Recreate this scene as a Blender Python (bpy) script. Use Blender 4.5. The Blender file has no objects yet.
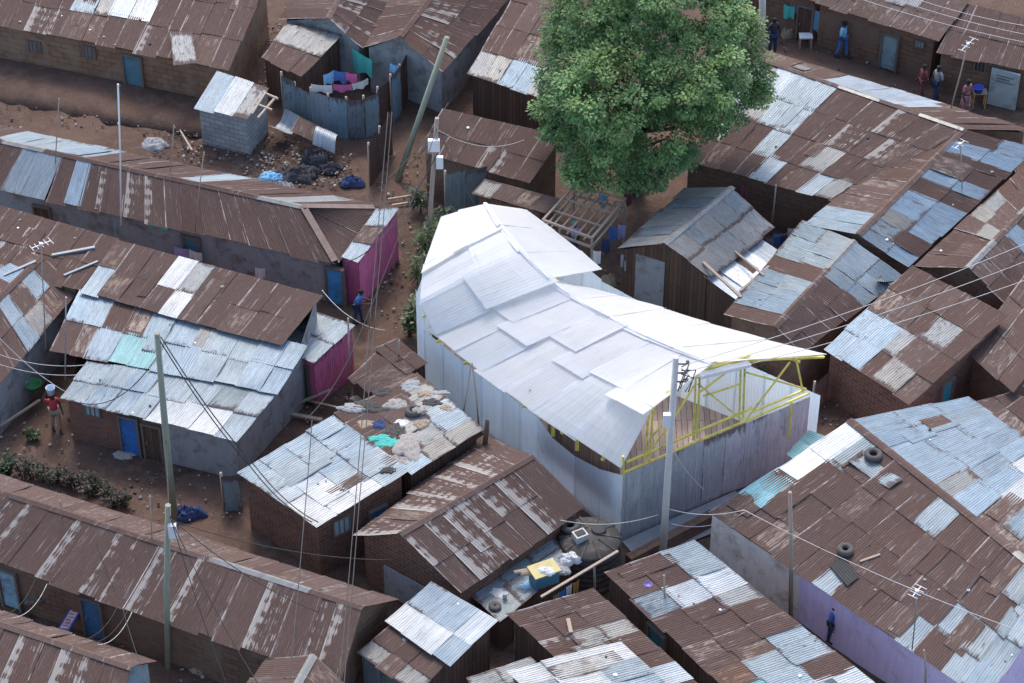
import bpy, bmesh, math, random
from mathutils import Vector, Matrix, noise as mnoise
random.seed(7)
S = bpy.context.scene
COL = S.collection
R = math.radians
W_, H_ = 1024.0, 683.0

# ------------------------------------------------------------------ camera
F_PX = 2500.0
PITCH = R(40)
DIST = 89.3
cam = bpy.data.cameras.new('camera')
camo = bpy.data.objects.new('camera', cam); COL.objects.link(camo)
CAMP = Vector((0, -DIST*math.cos(PITCH), DIST*math.sin(PITCH)))
camo.location = CAMP
camo.rotation_euler = (math.pi/2 - PITCH, 0, 0)
cam.sensor_width = 36; cam.lens = 36*F_PX/W_
cam.clip_start = 1; cam.clip_end = 6000
S.camera = camo

# ------------------------------------------------------------------ light
SUN_EL, SUN_AZ = R(55), R(-5)          # azimuth measured from +Y (away from the camera) towards +X
wd = bpy.data.worlds.new('World'); S.world = wd; wd.use_nodes = True
nt = wd.node_tree; nt.nodes.clear()
wo = nt.nodes.new('ShaderNodeOutputWorld'); bg = nt.nodes.new('ShaderNodeBackground'); sk = nt.nodes.new('ShaderNodeTexSky')
sk.sky_type = 'NISHITA'; sk.sun_disc = False; sk.sun_elevation = SUN_EL; sk.sun_rotation = SUN_AZ
sk.air_density = 1.0; sk.dust_density = 2.6; sk.ozone_density = 1.1
bg.inputs['Strength'].default_value = 0.15
nt.links.new(sk.outputs[0], bg.inputs['Color']); nt.links.new(bg.outputs[0], wo.inputs['Surface'])
sun = bpy.data.lights.new('sun', 'SUN'); suno = bpy.data.objects.new('sun', sun); COL.objects.link(suno)
sun.energy = 1.0; sun.angle = R(14); sun.color = (1.0, 0.92, 0.82)
sd = Vector((math.sin(SUN_AZ)*math.cos(SUN_EL), math.cos(SUN_AZ)*math.cos(SUN_EL), math.sin(SUN_EL)))
suno.rotation_euler = sd.to_track_quat('Z', 'Y').to_euler()
vs = S.view_settings
vs.view_transform = 'Standard'; vs.look = 'None'; vs.exposure = 1.12; vs.gamma = 1; vs.use_curve_mapping = False

# ------------------------------------------------------------------ pixel <-> world helpers (survey of the photograph)
CF = Vector((0, math.cos(PITCH), -math.sin(PITCH))); CU = Vector((0, math.sin(PITCH), math.cos(PITCH))); CR = Vector((1, 0, 0))
def ray(px, py):
    return CR*((px-W_/2)/F_PX) + CU*((H_/2-py)/F_PX) + CF
def P(px, py, z=0.0):
    d = ray(px, py); t = (z-CAMP.z)/d.z
    return CAMP + d*t
def onplane(px, py, p0, n):
    d = ray(px, py); t = (p0-CAMP).dot(n)/d.dot(n)
    return CAMP + d*t
def up(base, px, py):
    return onplane(px, py, base, Vector((0, 1, 0)))
def V3(q): return P(*q)
def survey(): bpy.context.view_layer.update()
def hit(px, py, lift=0.0):
    """the surface that the photograph shows at a pixel, so that things rest on it"""
    ok, loc, nrm, *_ = S.ray_cast(bpy.context.evaluated_depsgraph_get(), CAMP, ray(px, py).normalized())
    return (loc if ok else P(px, py)) + Vector((0, 0, lift))

# ------------------------------------------------------------------ object helpers
def tag(o, label=None, cat=None, group=None, kind=None):
    if label: o['label'] = label
    if cat: o['category'] = cat
    if group: o['group'] = group
    if kind or label: o['kind'] = kind or 'thing'
    return o
def empty(name, loc, label, cat, group=None, rz=0):
    o = bpy.data.objects.new(name, None); COL.objects.link(o)
    o.location = loc; o.rotation_euler = (0, 0, rz); o.empty_display_size = .2
    return tag(o, label, cat, group)

class MB:
    """collects faces; build() links them as ONE mesh object"""
    def __init__(s): s.v=[]; s.f=[]; s.m=[]; s.uv=[]; s.un=[]; s.c=[]; s.w=[]; s.sm=[]
    def vert(s, p): s.v.append(tuple(p)); return len(s.v)-1
    def face(s, idx, uv=None, mi=0, col=None, wear=None, sm=False, un=None):
        s.un.append(un or [(.5,.5)]*len(idx))
        s.f.append(tuple(idx)); s.m.append(mi); s.uv.append(uv or [(0,0)]*len(idx)); s.c.append(col or (1,1,1,1)); s.w.append(wear or (0,0,0,0)); s.sm.append(sm)
    def poly(s, pts, uv=None, mi=0, col=None, wear=None, sm=False):
        s.face([s.vert(p) for p in pts], uv, mi, col, wear, sm)
    def box(s, c, d, rot=None, mi=0, col=None, taper=1.0):
        c = Vector(c); hx, hy, hz = d[0]/2, d[1]/2, d[2]/2
        pts = []
        for z in (-1, 1):
            k = taper if z > 0 else 1
            for x, y in ((-1,-1),(1,-1),(1,1),(-1,1)):
                q = Vector((x*hx*k, y*hy*k, z*hz))
                if rot is not None: q = rot @ q
                pts.append(c+q)
        i = [s.vert(p) for p in pts]
        for a, ln in (((3,2,1,0),(d[0],d[1])),((4,5,6,7),(d[0],d[1])),((0,1,5,4),(d[0],d[2])),((1,2,6,5),(d[1],d[2])),((2,3,7,6),(d[0],d[2])),((3,0,4,7),(d[1],d[2]))):
            s.face([i[k] for k in a], [(0,0),(ln[0],0),ln,(0,ln[1])], mi, col)
    def bar(s, a, b, w, h=None, mi=0, col=None):
        a, b = Vector(a), Vector(b); h = h or w; d = b-a; L = d.length
        if L < 1e-6: return
        x = d.normalized(); ref = Vector((0,0,1)) if abs(x.z) < .95 else Vector((0,1,0))
        y = ref.cross(x).normalized(); z = x.cross(y)
        m = Matrix((x, y, z)).transposed()
        s.box((a+b)/2, (L, w, h), m, mi, col)
    def tube(s, pts, r, n=8, mi=0, col=None, caps=True, sm=True):
        pts = [Vector(p) for p in pts]; rs = r if isinstance(r, (list, tuple)) else [r]*len(pts)
        rings = []; L = 0
        for k, p in enumerate(pts):
            d = (pts[min(k+1, len(pts)-1)]-pts[max(k-1, 0)]).normalized()
            ref = Vector((0,0,1)) if abs(d.z) < .9 else Vector((0,1,0))
            y = ref.cross(d).normalized(); z = d.cross(y)
            rings.append([s.vert(p + (y*math.cos(2*math.pi*j/n) + z*math.sin(2*math.pi*j/n))*rs[k]) for j in range(n)])
        for k in range(len(pts)-1):
            l = (pts[k+1]-pts[k]).length
            for j in range(n):
                j2 = (j+1) % n
                s.face((rings[k][j], rings[k][j2], rings[k+1][j2], rings[k+1][j]), [(j*.05,L),((j+1)*.05,L),((j+1)*.05,L+l),(j*.05,L+l)], mi, col, sm=sm)
            L += l
        if caps:
            s.face(rings[0][::-1], None, mi, col); s.face(rings[-1], None, mi, col)
    def lathe(s, c, prof, n=20, mi=0, axis=None, col=None, sm=True):
        c = Vector(c); rot = axis or Matrix.Identity(3)
        rings = [[s.vert(c + rot @ Vector((r*math.cos(2*math.pi*j/n), r*math.sin(2*math.pi*j/n), z))) for j in range(n)] for r, z in prof]
        for k in range(len(prof)-1):
            for j in range(n):
                j2 = (j+1) % n
                s.face((rings[k][j], rings[k][j2], rings[k+1][j2], rings[k+1][j]), None, mi, col, sm=sm)
    def build(s, name, mats, parent=None, loc=None):
        me = bpy.data.meshes.new(name)
        off = Vector(loc) if loc is not None else (Vector(parent.location) if parent is not None else Vector((0,0,0)))
        rz = parent.rotation_euler.z if parent is not None else 0
        if parent is not None and parent.parent is not None and loc is None:
            off = Vector((0,0,0)); q = parent
            while q is not None: off = off + Vector(q.location); q = q.parent
        me.from_pydata([(x-off.x, y-off.y, z-off.z) for x, y, z in s.v], [], s.f)
        if not isinstance(mats, (list, tuple)): mats = [mats]
        for m in mats: me.materials.append(m)
        me.polygons.foreach_set('material_index', s.m)
        me.polygons.foreach_set('use_smooth', s.sm)
        ul = me.uv_layers.new(name='UVMap')
        ul.data.foreach_set('uv', [x for f in s.uv for p in f for x in p])
        un = me.uv_layers.new(name='UVN')
        un.data.foreach_set('uv', [x for f in s.un for p in f for x in p])
        ca = me.color_attributes.new('col', 'FLOAT_COLOR', 'CORNER')
        ca.data.foreach_set('color', [x for f, c in zip(s.f, s.c) for _ in f for x in c])
        wa = me.color_attributes.new('wear', 'FLOAT_COLOR', 'CORNER')
        wa.data.foreach_set('color', [x for f, c in zip(s.f, s.w) for _ in f for x in c])
        me.update()
        o = bpy.data.objects.new(name, me); COL.objects.link(o)
        if parent is not None: o.parent = parent
        elif loc is not None: o.location = loc
        return o

# ------------------------------------------------------------------ materials
MATS = {}
class NG:
    def __init__(s, name):
        s.m = bpy.data.materials.new(name); s.m.use_nodes = True; s.t = s.m.node_tree; s.t.nodes.clear()
        s.out = s.n('ShaderNodeOutputMaterial'); s.b = s.n('ShaderNodeBsdfPrincipled'); s.l(s.b.outputs[0], s.out.inputs['Surface'])
    def n(s, t, **k):
        x = s.t.nodes.new(t)
        for a, b in k.items(): setattr(x, a, b)
        return x
    def l(s, a, b): s.t.links.new(a, b)
    def put(s, sock, v):
        if hasattr(v, 'is_linked') or hasattr(v, 'links'): s.l(v, sock)
        else: sock.default_value = v
    def mix(s, f, a, b, mode='MIX'):
        x = s.n('ShaderNodeMix', data_type='RGBA', blend_type=mode, clamp_factor=True)
        s.put(x.inputs[0], f); s.put(x.inputs[6], a); s.put(x.inputs[7], b); return x.outputs[2]
    def math(s, op, a, b=0.0, c=None, clamp=False):
        x = s.n('ShaderNodeMath', operation=op, use_clamp=clamp); s.put(x.inputs[0], a); s.put(x.inputs[1], b)
        if c is not None: s.put(x.inputs[2], c)
        return x.outputs[0]
    def noise(s, vec, scale, detail=4, rough=.55, dist=0.0):
        x = s.n('ShaderNodeTexNoise'); s.l(vec, x.inputs['Vector']); x.inputs['Scale'].default_value = scale
        x.inputs['Detail'].default_value = detail; x.inputs['Roughness'].default_value = rough; x.inputs['Distortion'].default_value = dist
        return x.outputs[0]
    def ramp(s, f, a, b, lo=0.0, hi=1.0):
        x = s.n('ShaderNodeMapRange'); x.clamp = True
        s.put(x.inputs[0], f); s.put(x.inputs[1], a); s.put(x.inputs[2], b); s.put(x.inputs[3], lo); s.put(x.inputs[4], hi); return x.outputs[0]
    def map(s, vec, scale=(1,1,1), loc=(0,0,0)):
        x = s.n('ShaderNodeMapping'); s.l(vec, x.inputs[0]); s.put(x.inputs['Location'], loc); x.inputs['Scale'].default_value = scale; return x.outputs[0]
    def bump(s, h, dist=.02, st=.6):
        x = s.n('ShaderNodeBump'); x.inputs['Distance'].default_value = dist; x.inputs['Strength'].default_value = st
        s.l(h, x.inputs['Height']); s.l(x.outputs[0], s.b.inputs['Normal'])
def c4(c): return (c[0], c[1], c[2], 1)

def make_sheet():
    g = NG('corrugated_sheet')
    col = g.n('ShaderNodeVertexColor', layer_name='col').outputs[0]
    wear = g.n('ShaderNodeVertexColor', layer_name='wear')
    sp = g.n('ShaderNodeSeparateColor'); g.l(wear.outputs[0], sp.inputs[0])
    rust, flake, rnd, edge = sp.outputs[0], sp.outputs[1], sp.outputs[2], wear.outputs[1]
    uv = g.n('ShaderNodeUVMap', uv_map='UVMap').outputs[0]
    off = g.n('ShaderNodeCombineXYZ'); g.l(g.math('MULTIPLY', rnd, 91.0), off.inputs[0]); g.l(g.math('MULTIPLY', rnd, 57.0), off.inputs[1])
    va = g.n('ShaderNodeVectorMath', operation='ADD'); g.l(uv, va.inputs[0]); g.l(off.outputs[0], va.inputs[1]); v = va.outputs[0]
    n_big = g.noise(v, 1.1, 5, .6)
    n_str = g.noise(g.map(v, (9, .7, 1)), 1.0, 5, .65)
    n_fin = g.noise(g.map(v, (30, 4, 1)), 1.0, 4, .7)
    n_med = g.noise(g.map(v, (5, 2.2, 1)), 1.0, 6, .7, .6)
    # tone variation
    ton = g.math('MULTIPLY_ADD', n_str, 1.1, .45)
    ton = g.math('MULTIPLY', ton, g.math('MULTIPLY_ADD', n_fin, .7, .65))
    ton = g.math('MULTIPLY', ton, g.math('MULTIPLY_ADD', n_big, .5, .75))
    hs = g.n('ShaderNodeHueSaturation'); g.l(col, hs.inputs['Color']); g.l(ton, hs.inputs['Value'])
    base = hs.outputs[0]
    # rust patches on metal, in streaks that run down the sheet
    rsum = g.math('ADD', g.math('MULTIPLY', n_med, .6), g.math('MULTIPLY', n_str, .5))
    thr = g.ramp(rust, 0, 1, .82, .30)
    sn = g.n('ShaderNodeSeparateXYZ'); g.l(g.n('ShaderNodeUVMap', uv_map='UVN').outputs[0], sn.inputs[0])
    eu = g.math('ABSOLUTE', g.math('SUBTRACT', sn.outputs[0], .5)); ev = g.math('ABSOLUTE', g.math('SUBTRACT', sn.outputs[1], .5))
    er_ = g.math('MAXIMUM', g.ramp(eu, .40, .5, 0, .16), g.ramp(ev, .33, .5, 0, .26))
    rsum = g.math('ADD', rsum, g.math('MULTIPLY', er_, g.ramp(rust, .05, .3)))
    rm = g.ramp(g.math('SUBTRACT', rsum, thr), -.05, .06)
    rcol = g.mix(n_fin, (.052,.035,.031,1), (.165,.108,.090,1))
    base = g.mix(g.math('MULTIPLY', rm, .85), base, rcol)
    # pale thin streaks where the rust has worn along a corrugation
    n_w = g.noise(g.map(v, (16, .35, 1), (3,5,0)), 1.0, 4, .6)
    wm = g.math('MULTIPLY', g.ramp(n_w, .57, .68), g.ramp(g.noise(v, 1.7, 4, .6), .45, .6))
    base = g.mix(g.math('MULTIPLY', wm, .62), base, (.40,.37,.355,1))
    # dark stains
    n_d = g.noise(g.map(v, (2.2, .8, 1), (9,1,0)), 1.0, 6, .7, .4)
    base = g.mix(g.ramp(n_d, .58, .72, 0, .5), base, (.055,.045,.042,1))
    # pale flaking zinc on rusted sheets
    sepuv = g.n('ShaderNodeSeparateXYZ'); g.l(v, sepuv.inputs[0])
    lad = g.math('PINGPONG', g.math('ADD', sepuv.outputs[1], g.math('MULTIPLY', n_big, .3)), .21)
    lad = g.ramp(lad, .05, .14, -.045, .035)
    n_fl = g.noise(g.map(v, (7.5, .75, 1)), 1.0, 7, .75, .25)
    fsum = g.math('ADD', g.math('ADD', n_fl, lad), g.math('MULTIPLY', g.math('SUBTRACT', n_fin, .5), .25))
    fthr = g.ramp(flake, 0, 1, .95, .50)
    su0 = g.n('ShaderNodeSeparateXYZ'); g.l(uv, su0.inputs[0])
    fsum = g.math('ADD', fsum, g.ramp(su0.outputs[0], .10, .40, .13, -.07))
    fm = g.ramp(g.math('SUBTRACT', fsum, fthr), -.015, .035)
    base = g.mix(g.math('MULTIPLY', fm, .85), base, (.36,.335,.31,1))
    # clean strip left where the next sheet used to overlap
    su = g.n('ShaderNodeSeparateXYZ'); g.l(uv, su.inputs[0])
    em = g.ramp(su.outputs[0], .02, .06, 1, 0)
    em = g.math('MULTIPLY', em, g.ramp(g.noise(g.map(v, (2, 1.3, 1)), 1.0, 5, .7), .42, .58))
    base = g.mix(g.math('MULTIPLY', em, edge), base, (.48,.45,.43,1))
    # dirt along the laps
    g.l(base, g.b.inputs['Base Color'])
    metal = g.math('MULTIPLY', g.math('SUBTRACT', 1.0, g.math('MAXIMUM', rm, g.ramp(rust, .5, .9))), .25)
    g.l(metal, g.b.inputs['Metallic'])
    rr_ = g.math('MAXIMUM', rm, g.ramp(rust, .45, .85))
    g.l(g.math('ADD', g.math('MULTIPLY_ADD', n_med, .25, .40), g.math('MULTIPLY', rr_, .34)), g.b.inputs['Roughness'])
    g.l(g.math('MULTIPLY_ADD', rr_, -.42, .5), g.b.inputs['Specular IOR Level'])
    g.bump(g.math('ADD', n_fin, n_med), .012, .35)
    return g.m
SHEET = make_sheet()

def generic(name, color, rough=.8, metal=0.0, var=.35, scale=3.0, stain=None, bump=.3, stretch=(1,1,1), spec=None):
    if name in MATS: return MATS[name]
    g = NG(name); tc = g.n('ShaderNodeTexCoord').outputs['Object']
    v = g.map(tc, stretch)
    n1 = g.noise(v, scale, 6, .65); n2 = g.noise(v, scale*6, 4, .6)
    val = g.math('ADD', g.math('MULTIPLY_ADD', n1, var*1.4, 1-var*.7), g.math('MULTIPLY_ADD', n2, var*.7, -var*.35))
    hs = g.n('ShaderNodeHueSaturation'); hs.inputs['Color'].default_value = c4(color); g.l(val, hs.inputs['Value'])
    base = hs.outputs[0]
    if stain is not None:
        base = g.mix(g.ramp(g.noise(v, scale*.7, 7, .7, .4), .5, .66), base, c4(stain))
    g.l(base, g.b.inputs['Base Color']); g.b.inputs['Roughness'].default_value = rough; g.b.inputs['Metallic'].default_value = metal
    if bump: g.bump(n2, .02, bump)
    MATS[name] = g.m; return g.m

def brickmat(name, c1, c2, mortar, bw=.26, bh=.10, ms=.012, rough=.95, stain=None, sthr=(.5,.62)):
    g = NG(name); uv = g.n('ShaderNodeUVMap', uv_map='UVMap').outputs[0]
    wob = g.n('ShaderNodeVectorMath', operation='MULTIPLY_ADD')
    nz = g.n('ShaderNodeTexNoise'); nz.inputs['Scale'].default_value = 4; g.l(uv, nz.inputs['Vector'])
    g.l(nz.outputs[1], wob.inputs[0]); wob.inputs[1].default_value = (.05,.035,0); g.l(uv, wob.inputs[2])
    b = g.n('ShaderNodeTexBrick'); g.l(wob.outputs[0], b.inputs['Vector'])
    b.inputs['Color1'].default_value = c4(c1); b.inputs['Color2'].default_value = c4(c2); b.inputs['Mortar'].default_value = c4(mortar)
    b.inputs['Scale'].default_value = 1; b.inputs['Brick Width'].default_value = bw; b.inputs['Row Height'].default_value = bh
    b.inputs['Mortar Size'].default_value = ms; b.inputs['Mortar Smooth'].default_value = .3; b.inputs['Bias'].default_value = 0
    n1 = g.noise(uv, 1.3, 6, .65); n2 = g.noise(uv, 14, 4, .6)
    val = g.math('ADD', g.math('MULTIPLY_ADD', n1, .8, .6), g.math('MULTIPLY_ADD', n2, .6, -.3))
    hs = g.n('ShaderNodeHueSaturation'); g.l(b.outputs[0], hs.inputs['Color']); g.l(val, hs.inputs['Value'])
    base = hs.outputs[0]
    if stain is not None: base = g.mix(g.ramp(g.noise(uv, .9, 7, .65, .3), sthr[0], sthr[1]), base, c4(stain))
    g.l(base, g.b.inputs['Base Color']); g.b.inputs['Roughness'].default_value = rough
    g.bump(g.math('SUBTRACT', g.math('MULTIPLY', n2, .5), b.outputs[1]), .02, .6)
    return g.m
BRICK = brickmat('brick_wall', (.22,.09,.055), (.15,.07,.05), (.17,.13,.11), stain=(.14,.10,.08), sthr=(.55,.7))
MUDW = brickmat('ochre_mud_wall', (.27,.15,.085), (.20,.11,.065), (.12,.08,.06), .55, .25, .02, stain=(.26,.175,.12), sthr=(.45,.6))
BRICKD = brickmat('dark_brick_wall', (.18,.082,.05), (.11,.055,.038), (.19,.135,.105), .34, .15, .016, stain=(.15,.12,.10), sthr=(.6,.72))
MUD = brickmat('mud_wall', (.20,.115,.075), (.145,.082,.055), (.095,.062,.047), .5, .22, .02, stain=(.18,.12,.085), sthr=(.42,.6))
BLOCK = brickmat('concrete_block_wall', (.34,.36,.37), (.27,.29,.30), (.20,.20,.20), .42, .21, .018, stain=(.20,.19,.18), sthr=(.55,.75))

def plaster(name, c, dirt, sthr=(.5,.68)):
    g = NG(name); uv = g.n('ShaderNodeUVMap', uv_map='UVMap').outputs[0]
    n1 = g.noise(uv, 1.6, 7, .65, .3); n2 = g.noise(uv, 16, 4, .6); n3 = g.noise(g.map(uv, (5,.6,1)), 1.0, 5, .6)
    val = g.math('ADD', g.math('MULTIPLY_ADD', n3, .5, .74), g.math('MULTIPLY_ADD', n2, .3, -.15))
    hs = g.n('ShaderNodeHueSaturation'); hs.inputs['Color'].default_value = c4(c); g.l(val, hs.inputs['Value'])
    base = g.mix(g.ramp(n1, sthr[0], sthr[1]), hs.outputs[0], c4(dirt))
    base = g.mix(g.ramp(g.noise(g.map(uv, (1,1,1), (7,3,0)), 3.5, 8, .75, .5), .64, .72, 0, .7), base, c4([x*.45 for x in dirt]))
    g.l(base, g.b.inputs['Base Color']); g.b.inputs['Roughness'].default_value = .9; g.bump(n2, .02, .4)
    return g.m
PL_GREY = plaster('grey_plaster', (.28,.295,.305), (.15,.13,.115))
PL_PALE = plaster('pale_plaster', (.90,.82,.72), (.50,.42,.35))
PL_PURP = plaster('lilac_plaster', (.74,.62,.86), (.50,.42,.50), (.55,.75))
PL_BLUE = plaster('blue_plaster', (.28,.38,.42), (.2,.22,.22))

def planks(name, c, w=.16):
    g = NG(name); uv = g.n('ShaderNodeUVMap', uv_map='UVMap').outputs[0]
    b = g.n('ShaderNodeTexBrick'); mp = g.n('ShaderNodeMapping'); g.l(uv, mp.inputs[0]); mp.inputs['Rotation'].default_value = (0,0,math.pi/2); g.l(mp.outputs[0], b.inputs['Vector'])
    b.inputs['Color1'].default_value = c4(c); b.inputs['Color2'].default_value = c4([x*.6 for x in c]); b.inputs['Mortar'].default_value = (.015,.012,.01,1)
    b.inputs['Scale'].default_value = 1; b.inputs['Brick Width'].default_value = 3; b.inputs['Row Height'].default_value = w; b.inputs['Mortar Size'].default_value = .008
    n = g.noise(g.map(uv, (20,2,1)), 1.0, 5, .65)
    hs = g.n('ShaderNodeHueSaturation'); g.l(b.outputs[0], hs.inputs['Color']); g.l(g.math('MULTIPLY_ADD', n, 1.0, .5), hs.inputs['Value'])
    g.l(hs.outputs[0], g.b.inputs['Base Color']); g.b.inputs['Roughness'].default_value = .85; g.bump(n, .015, .4)
    return g.m
PLANK = planks('brown_planks', (.125,.07,.047)); PLANKG = planks('grey_planks', (.20,.17,.15))
def paint(name, c, rough=.55): return generic(name, c, rough, 0, .3, 2.5, stain=[x*.45+.03 for x in c], bump=.2)
WOOD = generic('weathered_wood', (.36,.29,.23), .85, 0, .5, 4, stretch=(3,3,.6))
WOODD = generic('dark_frame_wood', (.15,.12,.10), .85, 0, .5, 4)
WOODG = generic('green_treated_wood', (.27,.29,.22), .85, 0, .4, 3, stretch=(3,3,.5))
CONC = generic('pole_concrete', (.60,.57,.54), .85, 0, .3, 3)
STEEL = generic('grey_steel', (.30,.30,.30), .5, .4, .3, 4)
WHITE = generic('white_plastic', (.75,.76,.77), .5, 0, .15, 3, bump=0)
BLACK = generic('black_rubber', (.035,.035,.037), .75, 0, .4, 6)
CABLE = generic('dark_cable', (.05,.05,.05), .7, 0, .2, 1, bump=0)
CABLEP = generic('pale_cable', (.55,.54,.52), .6, 0, .2, 1, bump=0)
STONE = generic('grey_stone', (.32,.29,.27), .95, 0, .5, 5)

# sheet palette: colour, rust, flake, clean-edge
PAL = {
 'r': ((.128,.090,.081), .95, .14, 1.0), 'R': ((.145,.084,.066), .95, .05, .3), 'd': ((.060,.042,.038), .95, .12, .3),
 'f': ((.114,.079,.070), .95, 1.0, 1.0), 'p': ((.235,.185,.155), .62, .55, .4), 'g': ((.22,.222,.215), .30, .2, .2),
 'b': ((.215,.272,.315), .17, .0, .2), 'B': ((.18,.225,.25), .30, .05, .1), 'w': ((.37,.405,.43), .10, .0, .1), 'W': ((.60,.625,.64), .03, 0, 0),
 't': ((.15,.31,.35), .10, .0, .0), 'c': ((.22,.60,.66), .22, .0, .0), 'o': ((.30,.19,.125), .6, .3, .2),
 'k': ((.64,.17,.33), .18, .0, .0), 'l': ((.22,.33,.40), .32, 0, 0), 'm': ((.24,.19,.17), .75, .5, .5),
}
def sheets(mb, A, B, C, D, pat, w=.78, jit=1.0, pitch=.088, amp=.012, mi=0, raggy=.32, sag=.04):
    """corrugated sheets laid over the quad A-B (top edge) / D-C (bottom edge)"""
    A, B, C, D = map(Vector, (A, B, C, D))
    Lm = max(((B-A).length+(C-D).length)/2, .3)
    n = max(1, round(Lm/w)); rows = len(pat)
    nrm = (B-A).cross(D-A)
    if nrm.length < 1e-4: nrm = (C-B).cross(D-B)
    nrm.normalize()
    hv = Vector((0,0,1)) if abs(nrm.z) > .2 else (CAMP-A)
    if nrm.dot(hv) < 0: nrm = -nrm
    def pt(s, t): return (A*(1-s)+B*s)*(1-t) + (D*(1-s)+C*s)*t
    cuts = [0]+[(i+random.uniform(-.22, .22)*min(jit, 1))/n for i in range(1, n)]+[1]
    prev = {}
    for i in range(n):
        sh = random.uniform(-.07, .07)*jit
        for r in range(rows):
            row = pat[r]
            ch = row[min(int((i+.5)/n*len(row)), len(row)-1)]
            if ch == ' ': continue
            if ch in 'rf' and random.random() < .04*jit: ch = random.choice('rdpmR')
            elif ch in 'bB' and random.random() < .08*jit: ch = random.choice('Bgbp')
            c, ru, fl, ed = PAL[ch]
            if ch in 'rfRd': c = (c[0]*TINT[0], c[1]*TINT[1], c[2]*TINT[2])
            pv = prev.get(ch)
            k = 1+random.uniform(-.14, .14); hsh = random.uniform(-.06, .07)*min(1, jit); rn = random.random()
            if pv and random.random() < .6*min(1, jit): k, hsh = pv[0]+random.uniform(-.03, .03), pv[1]
            prev[ch] = (k, hsh)
            colr = (c[0]*k*(1+hsh), c[1]*k, c[2]*k*(1-hsh), 1)
            wr = (max(0, min(1, ru+random.uniform(-.10, .10))), max(0, fl+random.uniform(-.25, .05)), rn, ed*random.uniform(.4, 1))
            ds = random.uniform(-.008, .008)*jit*.5
            s0 = cuts[i] - (.02/Lm if i else 0); s1 = cuts[i+1] + .05/Lm
            t0 = r/rows + (sh if r else 0)/max(rows, 2); t1 = (r+1)/rows + (sh/max(rows, 2)+.035 if r < rows-1 else random.uniform(.0, .30)*raggy*jit/rows)
            if r == 0: t0 -= random.uniform(0, .012)*jit
            lift0 = random.uniform(.0, .010)*jit + (i % 2)*.010
            lift1 = lift0 + (.013 if rows > 1 else .006) + random.uniform(0, .010)*jit
            tw = random.uniform(-.035, .035)*jit
            P00, P10 = pt(s0+ds, t0), pt(s1+ds, t0); P01, P11 = pt(s0+ds+tw/Lm, t1), pt(s1+ds+tw/Lm, t1)
            sw = (P10-P00).length; sw = max(sw, (P11-P01).length); sl = ((P01-P00).length+(P11-P10).length)/2
            waves = max(1, round(sw/pitch)); nx = waves*4; ny = 3
            sg = random.uniform(-.6, 1)*sag*jit
            idx = []
            for y in range(ny+1):
                ty = y/ny
                for x in range(nx+1):
                    tx = x/nx
                    q = (P00*(1-tx)+P10*tx)*(1-ty) + (P01*(1-tx)+P11*tx)*ty
                    h = lift0*(1-ty)+lift1*ty + amp*(math.sin(2*math.pi*waves*tx)) + amp - sg*math.sin(math.pi*ty) + (.022*jit*mnoise.noise(Vector((i*3.1+tx*1.6, r*5.3+ty*1.8, rn*40))) if jit > .3 else 0)
                    idx.append(mb.vert(q+nrm*h))
            for y in range(ny):
                for x in range(nx):
                    a = y*(nx+1)+x
                    u0, u1 = x/nx*sw, (x+1)/nx*sw; v0, v1 = y/ny*sl, (y+1)/ny*sl
                    mb.face((idx[a], idx[a+1], idx[a+nx+2], idx[a+nx+1]), [(u0,v0),(u1,v0),(u1,v1),(u0,v1)], mi, colr, wr, True, [(x/nx,y/ny),((x+1)/nx,y/ny),((x+1)/nx,(y+1)/ny),(x/nx,(y+1)/ny)])

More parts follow.
